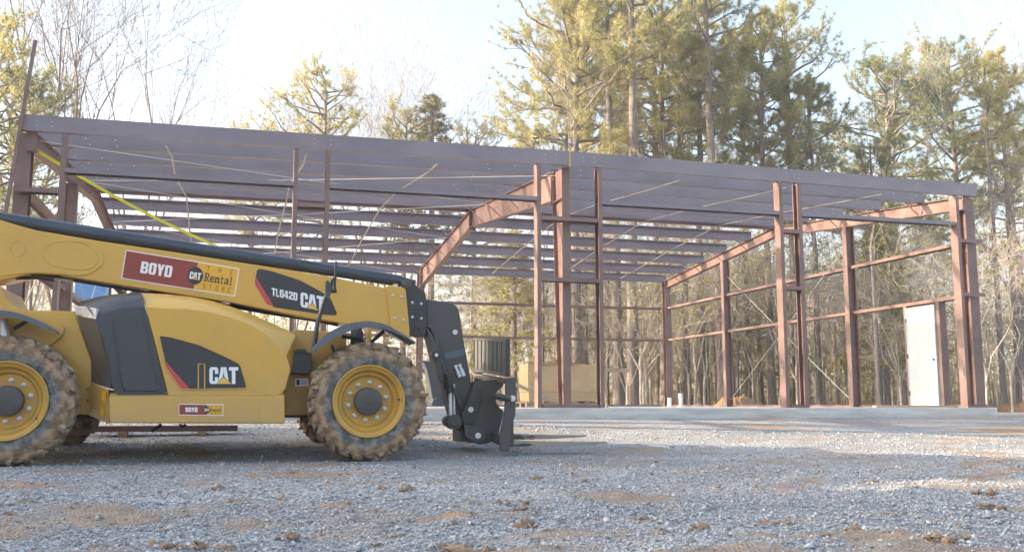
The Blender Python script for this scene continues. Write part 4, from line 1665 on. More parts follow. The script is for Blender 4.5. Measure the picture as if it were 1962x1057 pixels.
for k in range(4):
    st.poly(Rr(.42, .16 + k * .19, .92, .24 + k * .19), 'grey_panel', .002)
tpart(st.mb, 'warning_sticker')
mb = MB()
slabpx(mb, rounded([(556, 676), (597, 676), (598, 710), (588, 717), (556, 714)], 4), -5.16, -5.0, 'black')
slabpx(mb, [(566, 671), (572, 668), (585, 668), (590, 676), (566, 677)], -5.13, -5.03, 'black')
tpart(mb, 'battery_box', bevel=.01)
# --- lower side skirt with its splayed rear corner
YS = -5.46
sk = [(208, 758), (545, 757), (546, 806), (543, 811), (211, 810), (209, 803)]
p_out = px(sk, YS)
mb = MB()
top_in = at(208, 752, YS)
ring0 = [(p.x, YS, p.z) for p in p_out]
ring1 = [(p.x, YS + .9, p.z) for p in p_out]
mb.loft([ring0, ring1], 'yellow')
mb.hexa([(p_out[0].x, YS, p_out[0].z + .0006), (p_out[1].x, YS, p_out[1].z + .0006), (p_out[1].x, YS + .5, p_out[1].z + .0006), (p_out[0].x, YS + .5, p_out[0].z + .0006), (p_out[0].x + .0, YS + .06, p_out[0].z + .03), (p_out[1].x - .0, YS + .06, p_out[1].z + .03), (p_out[1].x, YS + .45, p_out[1].z + .03), (p_out[0].x, YS + .45, p_out[0].z + .03)], 'yellow')
skirt = tpart(mb, 'side_skirt', bevel=.014)
mb = MB()
a, b_, c_, d_ = at(207, 746, YS), at(209, 811, YS), at(171, 796, YS + .34), at(172, 732, YS + .34)
nn = Vector((.03, .03, 0))
mb.hexa([b_, a, d_, c_, b_ + Vector((.02, .5, 0)), a + Vector((.02, .5, 0)), d_ + nn, c_ + nn], 'yellow')
cor = tpart(mb, 'corner_plate', bevel=.006)
pl = MB()
for t0, t1, s0, s1 in ((.70, .92, .62, .92), (.62, .80, .18, .42)):
    q = []
    for t, s in ((t0, s0), (t1, s0), (t1, s1), (t0, s1)):
        bot = c_.lerp(b_, t)
        top = d_.lerp(a, t)
        q.append(bot.lerp(top, s) + Vector((-.006, -.006, 0)))
    pl.face(q, 'amber')
M['amber'] = mat('amber', (0.85, 0.42, 0.03), 0.25)
tsub(pl, 'reflector', cor)
mb = dealer_sticker([(342.5, 773), (428, 774), (428, 796), (342.5, 795)], YS - .002, False)
tsub(mb, 'dealer_sticker', skirt)
mb = MB()
q0, q1 = at(497, 776, YS - .001), at(497, 801, YS - .001)
mb.box(q0.x - .003, q0.x + .003, YS - .0015, YS + .001, q1.z, q0.z, 'yellow_dusty')
tsub(mb, 'panel_seam', skirt)
mb = MB()
slabpx(mb, [(320, 758), (538, 759), (537, 752), (320, 752)], YS + .035, YS + .7, 'black')
tpart(mb, 'hood_seal')

# --- engine hood: side face rounding over into the sloping top
YH = -5.44
# matching stations along the top line: outer edge of the flat side, and the shoulder line set further in
side = [(279, 588), (320, 590), (360, 592), (400, 597), (440, 607), (480, 622), (510, 640), (535, 663), (548, 682)]
shoul = [(270, 561), (320, 564), (365, 569), (405, 577), (445, 589), (485, 604), (520, 620), (548, 632), (567, 642)]
low = [(556, 706), (545, 744), (540, 752), (534, 757), (430, 757), (322, 757)]
A_ = px(side, YH)
B_ = px(shoul, YH + .30)
mb = MB()
mid1 = []
for a, b_ in zip(A_, B_):
    c1 = a.lerp(b_, .30)
    mid1.append(Vector((c1.x, c1.y - .006, c1.z + .006)))
mid2 = []
for a, b_ in zip(A_, B_):
    c1 = a.lerp(b_, .66)
    mid2.append(Vector((c1.x, c1.y - .008, c1.z + .008)))
C_ = [Vector((p.x, YH + .75, p.z + .05)) for p in B_]
rows = [A_, mid1, mid2, B_, C_]
for r0, r1 in zip(rows[:-1], rows[1:]):
    for i in range(len(r0) - 1):
        mb.face([r0[i], r0[i + 1], r1[i + 1], r1[i]], 'yellow')
L_ = px(low, YH)
facepoly = A_ + L_
mb.face(list(reversed(facepoly)), 'yellow')
# front end wall and underside
nose_in = [Vector((p.x - .0, YH + .30, p.z)) for p in L_[:3]]
mb.face([A_[-1], L_[0], at(560, 704, YH + .30), B_[-1], mid2[-1], mid1[-1]], 'yellow')
fr_b = at(560, 704, YH + .30)
fr_c = at(548, 752, YH + .30)
mb.face([L_[0], L_[1], L_[2], fr_c, fr_b], 'yellow')
mb.face([B_[-1], fr_b, Vector((fr_b.x, YH + .75, fr_b.z)), C_[-1]], 'yellow')
mb.face([fr_b, fr_c, Vector((fr_c.x, YH + .75, fr_c.z)), Vector((fr_b.x, YH + .75, fr_b.z))], 'yellow')
mb.face([L_[2], L_[3], L_[4], L_[5], Vector((L_[5].x, YH + .75, L_[5].z)), Vector((fr_c.x, YH + .75, fr_c.z)), fr_c], 'yellow')
# rear wall closes against the vent panel
mb.face([A_[0], L_[5], Vector((L_[5].x, YH + .75, L_[5].z)), C_[0], B_[0], mid2[0], mid1[0]], 'yellow')
hood = tpart(mb, 'engine_hood', smooth=22, bevel=.008)
# dark side decal with red stripe and the logo
st = Sticker([(300, 640), (480, 640), (480, 750), (300, 750)], YH - .002)
uv = lambda u, v: ((u - 300) / 180, 1 - (v - 640) / 110)
ring = rounded([(304, 642), (326, 645), (380, 660), (425, 680), (460, 697), (474, 744), (346, 746), (318, 706)], 6)
lip = MB()
q = [st.p(*uv(*p), .004) for p in ring]
lip.tube(q + [q[0]], .0075, 'yellow', n=6)
tsub(lip, 'decal_frame', hood, smooth=50)
st.poly([uv(*p) for p in ring], 'decal_dark', .003)
st.poly([uv(*p) for p in ((318, 693), (322, 714), (346, 745), (363, 745))], 'decal_red', .0045)
st.cat((400 - 300) / 180, (456 - 300) / 180, 1 - (735 - 640) / 110, 1 - (703 - 640) / 110, 'decal_dark', .0045)
tsub(st.mb, 'hood_sticker', hood)
mb = MB()
q = px([(380, 697), (392, 697), (392, 745), (380, 745)], YH - .01)
mb.tube(q + [q[0]], .008, 'yellow', n=6)
slabpx(mb, [(381, 698), (391, 698), (391, 744), (381, 744)], YH - .010, YH - .006, 'black')
slabpx(mb, [(383.5, 703), (389, 703), (389, 738), (383.5, 738)], YH - .018, YH - .011, 'plastic')
tsub(mb, 'hood_latch', hood, smooth=40)
# --- black vent panel behind the hood
va = [(183, 610), (200, 600), (225, 592), (278, 588), (321, 757), (226, 757), (213, 738), (211, 700), (195, 650)]
vb = [(150, 579), (185, 569), (220, 563), (270, 560)]
mb = MB()
VA = px(va, YH - .004)
VB = px(vb, YH + .33)
VM = [a.lerp(b_, .5) + Vector((0, -.05, .03)) for a, b_ in zip(VA[:4], VB)]
mb.face(list(reversed(VA)), 'plastic')
for i in range(3):
    mb.face([VA[i], VA[i + 1], VM[i + 1], VM[i]], 'plastic')
    mb.face([VM[i], VM[i + 1], VB[i + 1], VB[i]], 'plastic')
    mb.face([VB[i], VB[i + 1], VB[i + 1] + Vector((0, .4, .02)), VB[i] + Vector((0, .4, .02))], 'plastic')
for i in range(4, 8):
    a, b_ = VA[i], VA[i + 1]
    mb.face([a, b_, b_ + Vector((0, .5, 0)), a + Vector((0, .5, 0))], 'plastic')
vent = tpart(mb, 'vent_panel', smooth=40, bevel=.02)
mb = MB()
slabpx(mb, rounded([(214, 606), (236, 597), (271, 594), (303, 748), (237, 748), (228, 700)], 8), YH - .0125, YH - .005, 'mesh_black')
g_ = tsub(mb, 'vent_grille', vent, bevel=.003)
mb = MB()
q = px([(214, 606), (222, 650), (236, 748), (300, 748)], YH - .014)
mb.tube(q, .005, 'plastic', n=6)
tsub(mb, 'grille_rib', vent, smooth=50)
# --- grey rear corner cover with silver top
mb = MB()
ga = px([(183, 611), (194, 650), (211, 700), (212, 744)], YH + .0)
gb = px([(147, 603), (158, 640), (176, 690), (175, 732)], YH + .38)
for i in range(3):
    mb.face([gb[i], gb[i + 1], ga[i + 1], ga[i]], 'grey_panel')
    mb.face([ga[i], ga[i + 1], ga[i + 1] + Vector((.03, .3, 0)), ga[i] + Vector((.03, .3, 0))], 'grey_panel')
gp = tpart(mb, 'corner_cover', smooth=40, bevel=.01)
mb = MB()
up_row = [at(u, v, YH + y - .012) for u, v, y in ((140, 585, .38), (162, 587, .19), (184.5, 591, 0))]
lo_row = [at(u, v, YH + y - .012) for u, v, y in ((146, 603, .38), (165, 604.5, .19), (183.5, 611, 0))]
bk = Vector((.03, .10, .004))
for i in range(2):
    mb.hexa([lo_row[i], lo_row[i + 1], lo_row[i + 1] + bk, lo_row[i] + bk, up_row[i], up_row[i + 1], up_row[i + 1] + bk, up_row[i] + bk], 'silver')
tsub(mb, 'silver_cap', gp, bevel=.006)
# --- cab on the far side, mostly hidden behind the boom
cab = sub('cab', (0, 0, 0), TELE)
cab.location = -Vector(TELE.location)
mb = MB()
cx0, cx1, cy0, cy1, cz0, cz1 = 2.32, 3.12, -4.06, -3.22, -.1, 1.60
for x in (cx0, cx1 - .06):
    for y in (cy0, cy1 - .06):
        mb.box(x, x + .06, y, y + .06, cz0, cz1, 'black')
mb.box(cx0 - .03, cx1 + .03, cy0 - .03, cy1 + .03, cz1 + .001, cz1 + .07, 'black')
mb.box(cx0, cx1, cy0, cy1, cz0 - .06, cz0 - .001, 'yellow')
mb.build('cab_frame', cab, bevel=.01, world=False)
mb = MB()
mb.box(cx0 + .02, cx1 - .02, cy0 + .02, cy0 + .03, cz0 + .3, cz1 - .02, 'glass')
mb.box(cx0 + .02, cx0 + .03, cy0 + .07, cy1 - .07, cz0 + .3, cz1 - .02, 'glass')
mb.box(cx1 - .03, cx1 - .02, cy0 + .07, cy1 - .07, cz0 + .3, cz1 - .02, 'glass')
mb.build('cab_glass', cab, world=False)
# --- fenders
def fender(u_v, y_out, y_in, name='fender'):
    top = px(u_v[0], y_out)
    bot = px(u_v[1], y_out)
    mb = MB()
    n_ = len(top)
    for i in range(n_ - 1):
        mb.face([bot[i], bot[i + 1], top[i + 1], top[i]], 'fender')
        t0_, t1_ = top[i], top[i + 1]
        dy = Vector((0, y_in - y_out, 0))
        mb.face([t0_, t1_, t1_ + dy, t0_ + dy], 'fender')
        up_ = Vector((0, .012, -.014))
        mb.face([bot[i] + Vector((0, .014, 0)), top[i] + up_, top[i + 1] + up_, bot[i + 1] + Vector((0, .014, 0))], 'fender')
        mb.face([t0_ + up_, t0_ + up_ + dy, t1_ + up_ + dy, t1_ + up_], 'fender')
        mb.face([bot[i], bot[i] + Vector((0, .014, 0)), bot[i + 1] + Vector((0, .014, 0)), bot[i + 1]], 'fender')
    return tpart(mb, name, smooth=50)


def arc(pts, n=22):
    """smooth open curve through pixel points"""
    out = []
    P = [np.array(p, float) for p in pts]
    P = [2 * P[0] - P[1]] + P + [2 * P[-1] - P[-2]]
    for i in range(1, len(P) - 2):
        for j in range(6):
            t = j / 6
            out.append(tuple(.5 * (2 * P[i] + (P[i + 1] - P[i - 1]) * t + (2 * P[i - 1] - 5 * P[i] + 4 * P[i + 1] - P[i + 2]) * t * t + (3 * P[i] - P[i - 1] - 3 * P[i + 1] + P[i + 2]) * t ** 3)))
    out.append(tuple(P[-2]))
    return out


F_TOP = arc([(597, 671), (608, 657), (630, 637), (660, 622), (690, 616), (715, 616), (740, 622), (768, 637), (796, 655)])
F_BOT = arc([(598, 674), (612, 666), (634, 651), (662, 637), (690, 629), (715, 627), (740, 631), (766, 641), (796, 656)])
fender((F_TOP, F_BOT), -5.56, -5.16)
R_TOP = arc([(-120, 640), (-95, 612), (-60, 598), (-20, 594), (0, 594), (25, 597), (55, 606), (82, 618), (108, 635)])
R_BOT = arc([(-120, 643), (-95, 626), (-60, 612), (-20, 607), (0, 606), (25, 608), (55, 617), (82, 628), (108, 636)])
fender((R_TOP, R_BOT), -5.52, -5.12)
# the two far fenders: the same arcs carried to the other side of the machine
for A, Bq in ((F_TOP, F_BOT), (R_TOP, R_BOT)):
    a = px(A, -5.56)
    mb = MB()
    for i in range(len(a) - 1):
        p, q = Vector((a[i].x, -3.22, a[i].z)), Vector((a[i + 1].x, -3.22, a[i + 1].z))
        dy, dz = Vector((0, -.4, 0)), Vector((0, 0, -.016))
        mb.hexa([p + dz, q + dz, q + dz + dy, p + dz + dy, p, q, q + dy, p + dy], 'fender')
    tpart(mb, 'fender', smooth=50)
for path, rad in (([(655, 644), (690, 650), (700, 658)], .02), ([(706, 660), (736, 634)], .02), ([(636, 660), (644, 685)], .018), ([(26, 630), (55, 613)], .02)):
    mb = MB()
    mb.tube([at(u, v, -5.3) for u, v in path], rad, 'black', n=8)
    tpart(mb, 'fender_stay', smooth=40)
mb = MB()
q0, q1 = at(687, 632, -4.9), at(687, 662, -4.9)
mb.tube([(q0.x, -4.75, q1.z - .2), (q0.x, -4.75, q0.z)], .075, 'plastic', n=16)
mb.tube([(q0.x, -4.75, q0.z), (q0.x, -4.75, q0.z + .03)], .06, 'black', n=16)
q2 = at(706, 640, -4.9)
mb.box(q2.x - .015, q2.x + .03, -4.95, -4.8, q2.z - .4, q2.z + .1, 'yellow')
tpart(mb, 'lift_ram', smooth=40)
mb = MB()
mb.tube([at(4, 612, -5.2), at(9, 645, -5.2)], .055, 'silver', n=14)
tpart(mb, 'steer_ram', smooth=40)
# --- mirror on its arm
mb = MB()
mb.tube([at(600, 672, -5.3), at(603, 655, -5.3), at(608, 620, -5.3), at(622, 575, -5.32), at(628, 560, -5.33)], [.03, .03, .025, .024, .022], 'black', n=10)
arm = tpart(mb, 'mirror_arm', smooth=40)
mb = MB()
slabpx(mb, smooth_poly([(624, 540), (629, 537), (633, 545), (634, 560), (630, 574), (625, 570), (624, 555)], 3), -5.36, -5.3, 'plastic')
tsub(mb, 'mirror_head', arm, bevel=.01)
mb = MB()
mb.tube([at(644, 501, -5.33), at(642, 535, -5.33), at(641, 561, -5.33)], [.012, .015, .014], 'black', n=8)
mb.tube([at(632, 558, -5.33), at(636, 538, -5.33), at(643, 531, -5.33)], .02, 'black', n=8)
mb.tube([at(634, 557, -5.33), at(645, 557, -5.33)], .024, 'black', n=8)
tsub(mb, 'mirror_bracket', arm, smooth=40)

# --- dangling hose below the skirt
for path in ([(309, 812), (300, 820), (291, 826)], [(345, 812), (350, 817), (356, 812)]):
    mb = MB()
    mb.tube([at(u, v, -4.9) for u, v in path], .018, 'black', n=6)
    tpart(mb, 'loose_hose', smooth=40)


# --- wheels: muddy tyre with heavy lugs, dished rim, hub and nuts (built about the origin, outer face towards -Y)
def wheel_meshes():
    R, Wd = .655, .37
    prof = [(.37, .03), (.40, .012), (.43, .004), (.48, -.006), (.53, -.004), (.57, .012), (.597, .04), (.612, .08), (.616, Wd / 2), (.612, Wd - .08), (.597, Wd - .04), (.57, Wd - .012), (.53, Wd + .004), (.48, Wd + .006), (.43, Wd - .004), (.37, Wd - .03)]
    rr = np.random.RandomState(8)
    mb = MB()
    mb.lathe(prof, 'tyre', n=120)
    # chevron lugs wrapping from the shoulder onto the tread
    nl = 24
    for sd_ in (0, 1):
        for k in range(nl):
            t0 = 2 * math.pi * (k + .5 * sd_) / nl + rr.uniform(-.012, .012)
            w = .088 + rr.uniform(-.012, .014)
            path = [(.570, .004), (.596, .014), (.624, .035), (.641, .075), (.646, .13), (.646, .21)]
            ring = []
            for j, (r_, y) in enumerate(path):
                tw = t0 + .20 * (j / 5) * (1 if sd_ == 0 else -1)
                ww = w * (.75 + .25 * min(1, j / 2)) / r_ * .62
                y_ = y if sd_ == 0 else Wd - y
                ri_ = r_ - .06 if j > 0 else r_ - .02
                yin = y_ + (.03 if sd_ == 0 else -.03) * (1 if j < 3 else 0)
                jr = r_ + rr.uniform(-.010, .006)
                jy = y_ + rr.uniform(-.005, .005) - (.006 if sd_ == 0 else -.006) * (j < 3)
                ring.append([(jr * math.cos(tw - ww), jy, jr * math.sin(tw - ww)), (jr * math.cos(tw + ww), jy, jr * math.sin(tw + ww)), (ri_ * math.cos(tw + ww * 1.35), yin, ri_ * math.sin(tw + ww * 1.35)), (ri_ * math.cos(tw - ww * 1.35), yin, ri_ * math.sin(tw - ww * 1.35))])
            mb.loft(ring, 'tyre')
    # mud packed between the lugs
    for k in range(110):
        t = rr.uniform(0, 2 * math.pi)
        y = rr.uniform(.0, Wd)
        r_ = (.612 if .05 < y < Wd - .05 else .592) + rr.uniform(-.01, .018)
        s_ = rr.uniform(.018, .05)
        vs, fs = lump(rr, 5, 7, s_ * rr.uniform(.8, 1.5), s_, s_ * .8, .8, (r_ * math.cos(t), y, r_ * math.sin(t)))
        b = len(mb.v)
        mb.v += vs
        kk = mb.m('tyre')
        for f in fs:
            mb.f.append(tuple(i + b for i in f))
            mb.mi.append(kk)
    return mb


wm = wheel_meshes()
WHEELS = []
wroot = sub('wheel', (0, 0, 0), TELE)
tyre = wm.build('tyre', wroot, smooth=38, world=False)
dm = tyre.modifiers.new('mud', 'SUBSURF')
dm.levels = dm.render_levels = 1
dm.subdivision_type = 'SIMPLE'
tx = bpy.data.textures.new('mud_noise', 'CLOUDS')
tx.noise_scale = .05
tx.noise_depth = 3
d2 = tyre.modifiers.new('mud_bumps', 'DISPLACE')
d2.texture = tx
d2.strength = .02
d2.mid_level = .5
mb = MB()
mb.lathe([(.372, .05), (.392, .012), (.392, -.006), (.384, -.012), (.374, -.008), (.366, .006), (.350, .016), (.338, .022), (.325, .05), (.318, .085), (.305, .095), (.290, .095), (.280, .105), (.272, .13), (.262, .142), (.20, .145), (.10, .142)], 'rim', n=72)
rim = mb.build('rim', wroot, smooth=28, world=False)
mb = MB()
mb.lathe([(.152, .150), (.152, .05), (.147, .038), (.135, .032), (.05, .027), (0, .026)], 'gunmetal', n=40)
mb.lathe([(.03, .0262), (.03, .016), (.0, .015)], 'gunmetal', n=12)
hub = mb.build('hub', wroot, smooth=35, world=False)
for k in range(10):
    t = 2 * math.pi * (k + .35) / 10
    mb = MB()
    c_ = (.205 * math.cos(t), .143, .205 * math.sin(t))
    mb.lathe([(.026, 0), (.026, -.008), (.017, -.010), (.017, -.032), (.012, -.036), (0, -.037)], 'steel', c_, 8)
    mb.build('wheel_nut', wroot, smooth=35, world=False)
mb = MB()
mb.tube([(.325, .05, .02), (.335, .0, .02)], .008, 'black', n=6)
mb.build('valve', wroot, world=False)


def copy_wheel(x, y, z, mirror, spin):
    r_ = wroot.copy()
    COL.objects.link(r_)
    for chd in wroot.children:
        c = chd.copy()
        COL.objects.link(c)
        c.parent = r_
    place_wheel(r_, x, y, z, mirror, spin)


def place_wheel(r_, x, y, z, mirror, spin):
    r_.location = Vector((x, y, z)) - Vector(TELE.location)
    r_.rotation_euler = (0, spin, math.pi if mirror else 0)


copy_wheel(1.17, -5.545, GZ + .645, False, .6)
copy_wheel(4.735, -3.22, GZ + .64, True, .3)
copy_wheel(1.17, -3.22, GZ + .64, True, 1.3)
place_wheel(wroot, 4.735, -5.545, GZ + .645, False, 0.0)

# ------------------------------------------------------------------ trees
def unit(v):
    return v / (np.linalg.norm(v, axis=-1, keepdims=True) + 1e-9)


def tufts(r, C, D, n, length, width, spread=.9):
    """needle or leaf sprays: C centres, D growing directions, n blades each -> triangles"""
    C, D = np.asarray(C), unit(np.asarray(D))
    k = len(C)
    dirs = unit(r.normal(size=(k, n, 3)) * spread + D[:, None, :] * .75)
    L = length * r.uniform(.6, 1.25, (k, n, 1))
    side_ = unit(np.cross(dirs, r.normal(size=(k, n, 3))))
    base = C[:, None, :] + dirs * (.12 * L)
    w = width * r.uniform(.7, 1.3, (k, n, 1))
    a = base - side_ * w
    b = base + side_ * w
    c = base + dirs * L
    v = np.stack([a, b, c], 2).reshape(-1, 3)
    return v


def trunk_path(r, H, r0, lean, wob=.12, n=14, rtop=.05):
    z = np.linspace(0, H, n)
    t = z / H
    x = lean[0] * t * H + wob * np.cumsum(r.normal(0, 1, n)) * .35 * np.sqrt(t)
    y = lean[1] * t * H + wob * np.cumsum(r.normal(0, 1, n)) * .35 * np.sqrt(t)
    x -= x[0]
    y -= y[0]
    P = np.stack([x, y, z], 1)
    P[0, 2] = -.6
    R = r0 * (1 - t) ** .75 + rtop * t
    R[0] *= 1.35
    if n > 2:
        R[1] *= 1.03
    return P, R


def path_tube(P, R, n=9):
    d = np.gradient(P, axis=0)
    d = unit(d)
    a = unit(np.cross(d, np.array([[1.0, .03, 0]])))
    c = np.cross(a, d)
    t = 2 * np.pi * np.arange(n) / n
    v = P[:, None] + (a[:, None] * np.cos(t)[None, :, None] + c[:, None] * np.sin(t)[None, :, None]) * R[:, None, None]
    m_ = len(P)
    k = np.arange(m_ - 1)[:, None] * n
    i = np.arange(n)[None]
    i2 = (i + 1) % n
    q = np.stack([k + i, k + i2, k + n + i2, k + n + i], 2).reshape(-1, 4)
    return v.reshape(-1, 3), q


def join_quads(parts):
    V, Q, b = [], [], 0
    for v, q in parts:
        V.append(v)
        Q.append(q + b)
        b += len(v)
    return np.concatenate(V), np.concatenate(Q)


def pine_mesh(seed, H=20, r0=.26, cb=.45, cr=3.4, limbs=46, lean=(0, 0), needles='needles', blades=40, dead=8, bark='bark', top_round=.8, twig=7, nl=.25):
    r = np.random.RandomState(seed)
    P, R = trunk_path(r, H, r0, lean)
    zs = P[:, 2]
    segs = []                                   # (p0, p1, r0, r1)
    tc, td = [], []

    def tp(z):
        return np.array([np.interp(z, zs, P[:, 0]), np.interp(z, zs, P[:, 1]), z])
    for k in range(limbs + dead):
        is_dead = k >= limbs
        if is_dead:
            z = H * r.uniform(max(.12, cb - .28), cb + .05)
            t = 0
            L = cr * r.uniform(.15, .55)
        else:
            t = ((k + r.rand()) / limbs) ** .92
            z = H * (cb + (1 - cb) * t * .985)
            L = cr * (math.sin(math.pi * (0.20 + .74 * t)) ** top_round) * r.uniform(.55, 1.2)
        az = k * 2.399 + r.uniform(-.6, .6)
        el = r.uniform(-.05, .35) + .55 * t
        d = np.array([math.cos(az) * math.cos(el), math.sin(az) * math.cos(el), math.sin(el)])
        p = tp(z)
        rad = min(.085, .016 + .02 * L) * (.8 if is_dead else 1)
        ns = 6
        pts = [p]
        for j in range(ns):
            d = unit(d + r.normal(0, .16, 3) + np.array([0, 0, (.10 if j > 2 else -.05)]))
            p = p + d * L / ns
            pts.append(p)
        for j in range(ns):
            segs.append((pts[j], pts[j + 1], rad * (1 - j / ns * .8), rad * (1 - (j + 1) / ns * .8)))
        if is_dead:
            for j in range(2, ns + 1):
                dd = unit(r.normal(size=3))
                segs.append((pts[j], pts[j] + dd * L * .25, .009, .003))
            continue
        nt_ = max(3, int(twig * (0.6 + L / cr)))
        for j in range(nt_):
            f = r.uniform(.30, 1.0)
            jj = min(ns - 1, int(f * ns))
            p0 = pts[jj] + (pts[jj + 1] - pts[jj]) * (f * ns - jj)
            out = unit(pts[jj + 1] - pts[jj])
            dd = unit(out * .7 + r.normal(0, .55, 3) + np.array([0, 0, .25]))
            l2 = L * .30 * r.uniform(.5, 1.2) + .15
            p1 = p0 + dd * l2 * .5
            d3 = unit(dd + np.array([0, 0, .35]) + r.normal(0, .2, 3))
            p2 = p1 + d3 * l2 * .5
            segs.append((p0, p1, .014, .010))
            segs.append((p1, p2, .010, .005))
            tc += [p2, p1 + d3 * l2 * .2, p1]
            td += [d3, d3, dd]
            if r.rand() < .6:
                p3 = p1 + unit(dd + r.normal(0, .7, 3)) * l2 * .45
                segs.append((p1, p3, .008, .004))
                tc.append(p3)
                td.append(unit(p3 - p1))
        tc.append(pts[-1])
        td.append(d)
    tv, tq = path_tube(P, R)
    s0, s1, a0, a1 = (np.array(x) for x in zip(*segs))
    sv, sq = seg_tubes(s0, s1, a0, a1, 4)
    V, Q = join_quads([(tv, tq), (sv, sq)])
    me = fast_mesh('trunk', V, Q, 4, [bark])
    me.shade_smooth()
    v = tufts(r, np.array(tc), np.array(td), blades, nl, .0088)
    cm = fast_mesh('crown', v, np.arange(len(v)).reshape(-1, 3), 3, [needles])
    return me, cm


def grow(r, segs, tips, p, d, L, rad, lev, maxlev, up, kids, jit=.17):
    ns = 5 if lev < maxlev else 3
    for j in range(ns):
        d = unit(d + r.normal(0, jit, 3) + np.array([0, 0, up]))
        q = p + d * L / ns
        ra, rb = rad * (1 - .75 * j / ns), rad * (1 - .75 * (j + 1) / ns)
        segs.append((p, q, max(ra, .0075), max(rb, .005)))
        p = q
        if lev < maxlev and j >= (1 if lev else 2):
            for c in range(kids[lev]):
                if r.rand() < .8:
                    dd = unit(d + unit(r.normal(size=3)) * r.uniform(.55, .95))
                    grow(r, segs, tips, p, dd, L * r.uniform(.38, .62), rb * .62, lev + 1, maxlev, up, kids, jit)
    tips.append((p, d))


def bare_mesh(seed, H=18, r0=.2, stems=4, fan=.35, base=.25, maxlev=3, kids=(2, 2, 2), up=.10, bark='bark_grey', leafy=None, leaf_n=5, leaf_len=.10, lean=(0, 0), jit=.15):
    r = np.random.RandomState(seed)
    segs, tips = [], []
    hb = H * base
    P, R = trunk_path(r, hb, r0, lean, wob=.06, n=6, rtop=r0 * .75)
    top = P[-1]
    for k in range(stems):
        az = 2 * math.pi * k / stems + r.uniform(-.5, .5)
        f = fan * r.uniform(.5, 1.2) if k else fan * .15
        d = unit(np.array([math.cos(az) * f, math.sin(az) * f, 1]))
        st = P[r.randint(3, len(P))] if k else top
        grow(r, segs, tips, st, d, (H - st[2]) * r.uniform(.72, 1.0), r0 * r.uniform(.38, .6), 0, maxlev, up, kids, jit)
    tv, tq = path_tube(P, R, 8)
    s0, s1, a0, a1 = (np.array(x) for x in zip(*segs))
    sv, sq = seg_tubes(s0, s1, a0, a1, 4)
    if leafy is None:
        V, Q = join_quads([(tv, tq)])
        me = fast_mesh('trunk', V, Q, 4, [bark])
        me.shade_smooth()
        cm = fast_mesh('crown', sv, sq, 4, [bark])
        return me, cm
    V, Q = join_quads([(tv, tq), (sv, sq)])
    me = fast_mesh('trunk', V, Q, 4, [bark])
    C = np.array([t[0] for t in tips])
    D = np.array([t[1] for t in tips])
    v = tufts(r, C, D, leaf_n, leaf_len, .02, 1.3)
    cm = fast_mesh('crown', v, np.arange(len(v)).reshape(-1, 3), 3, [leafy])
    return me, cm


def cedar_mesh(seed, H=9, cr=2.2, needles='cedar'):
    r = np.random.RandomState(seed)
    P, R = trunk_path(r, H, .16, (0, 0), wob=.03)
    segs, tc, td = [], [], []
    for k in range(150):
        t = (k + r.rand()) / 150
        z = H * (.12 + .87 * t)
        L = cr * (1 - t) ** .8 * r.uniform(.6, 1.15) + .12
        az = k * 2.399
        d = np.array([math.cos(az), math.sin(az), .35])
        p = np.array([np.interp(z, P[:, 2], P[:, 0]), np.interp(z, P[:, 2], P[:, 1]), z])
        for j in range(4):
            d = unit(d + r.normal(0, .12, 3))
            q = p + d * L / 4
            segs.append((p, q, .014, .008))
            if j >= 1:
                for c in range(3):
                    tc.append(q + r.normal(0, .09, 3))
                    td.append(d)
            p = q
    tv, tq = path_tube(P, R, 8)
    s0, s1, a0, a1 = (np.array(x) for x in zip(*segs))
    V, Q = join_quads([(tv, tq), seg_tubes(s0, s1, a0, a1, 3)])
    me = fast_mesh('trunk', V, Q, 4, ['bark'])
    v = tufts(r, np.array(tc), np.array(td), 12, .22, .022, 1.0)
    return me, fast_mesh('crown', v, np.arange(len(v)).reshape(-1, 3), 3, [needles])


def plant(name, meshes, x, y, rot, scale, label, cat, group=None):
    e = empty(name, (x, y, float(ground_z(x, y)) - .05), label, cat, group)
    e.rotation_euler = (0, 0, rot)
    e.scale = scale if isinstance(scale, tuple) else (scale,) * 3
    link(meshes[0], 'trunk', e)
    link(meshes[1], 'crown', e)
    return e


gx = ground_at
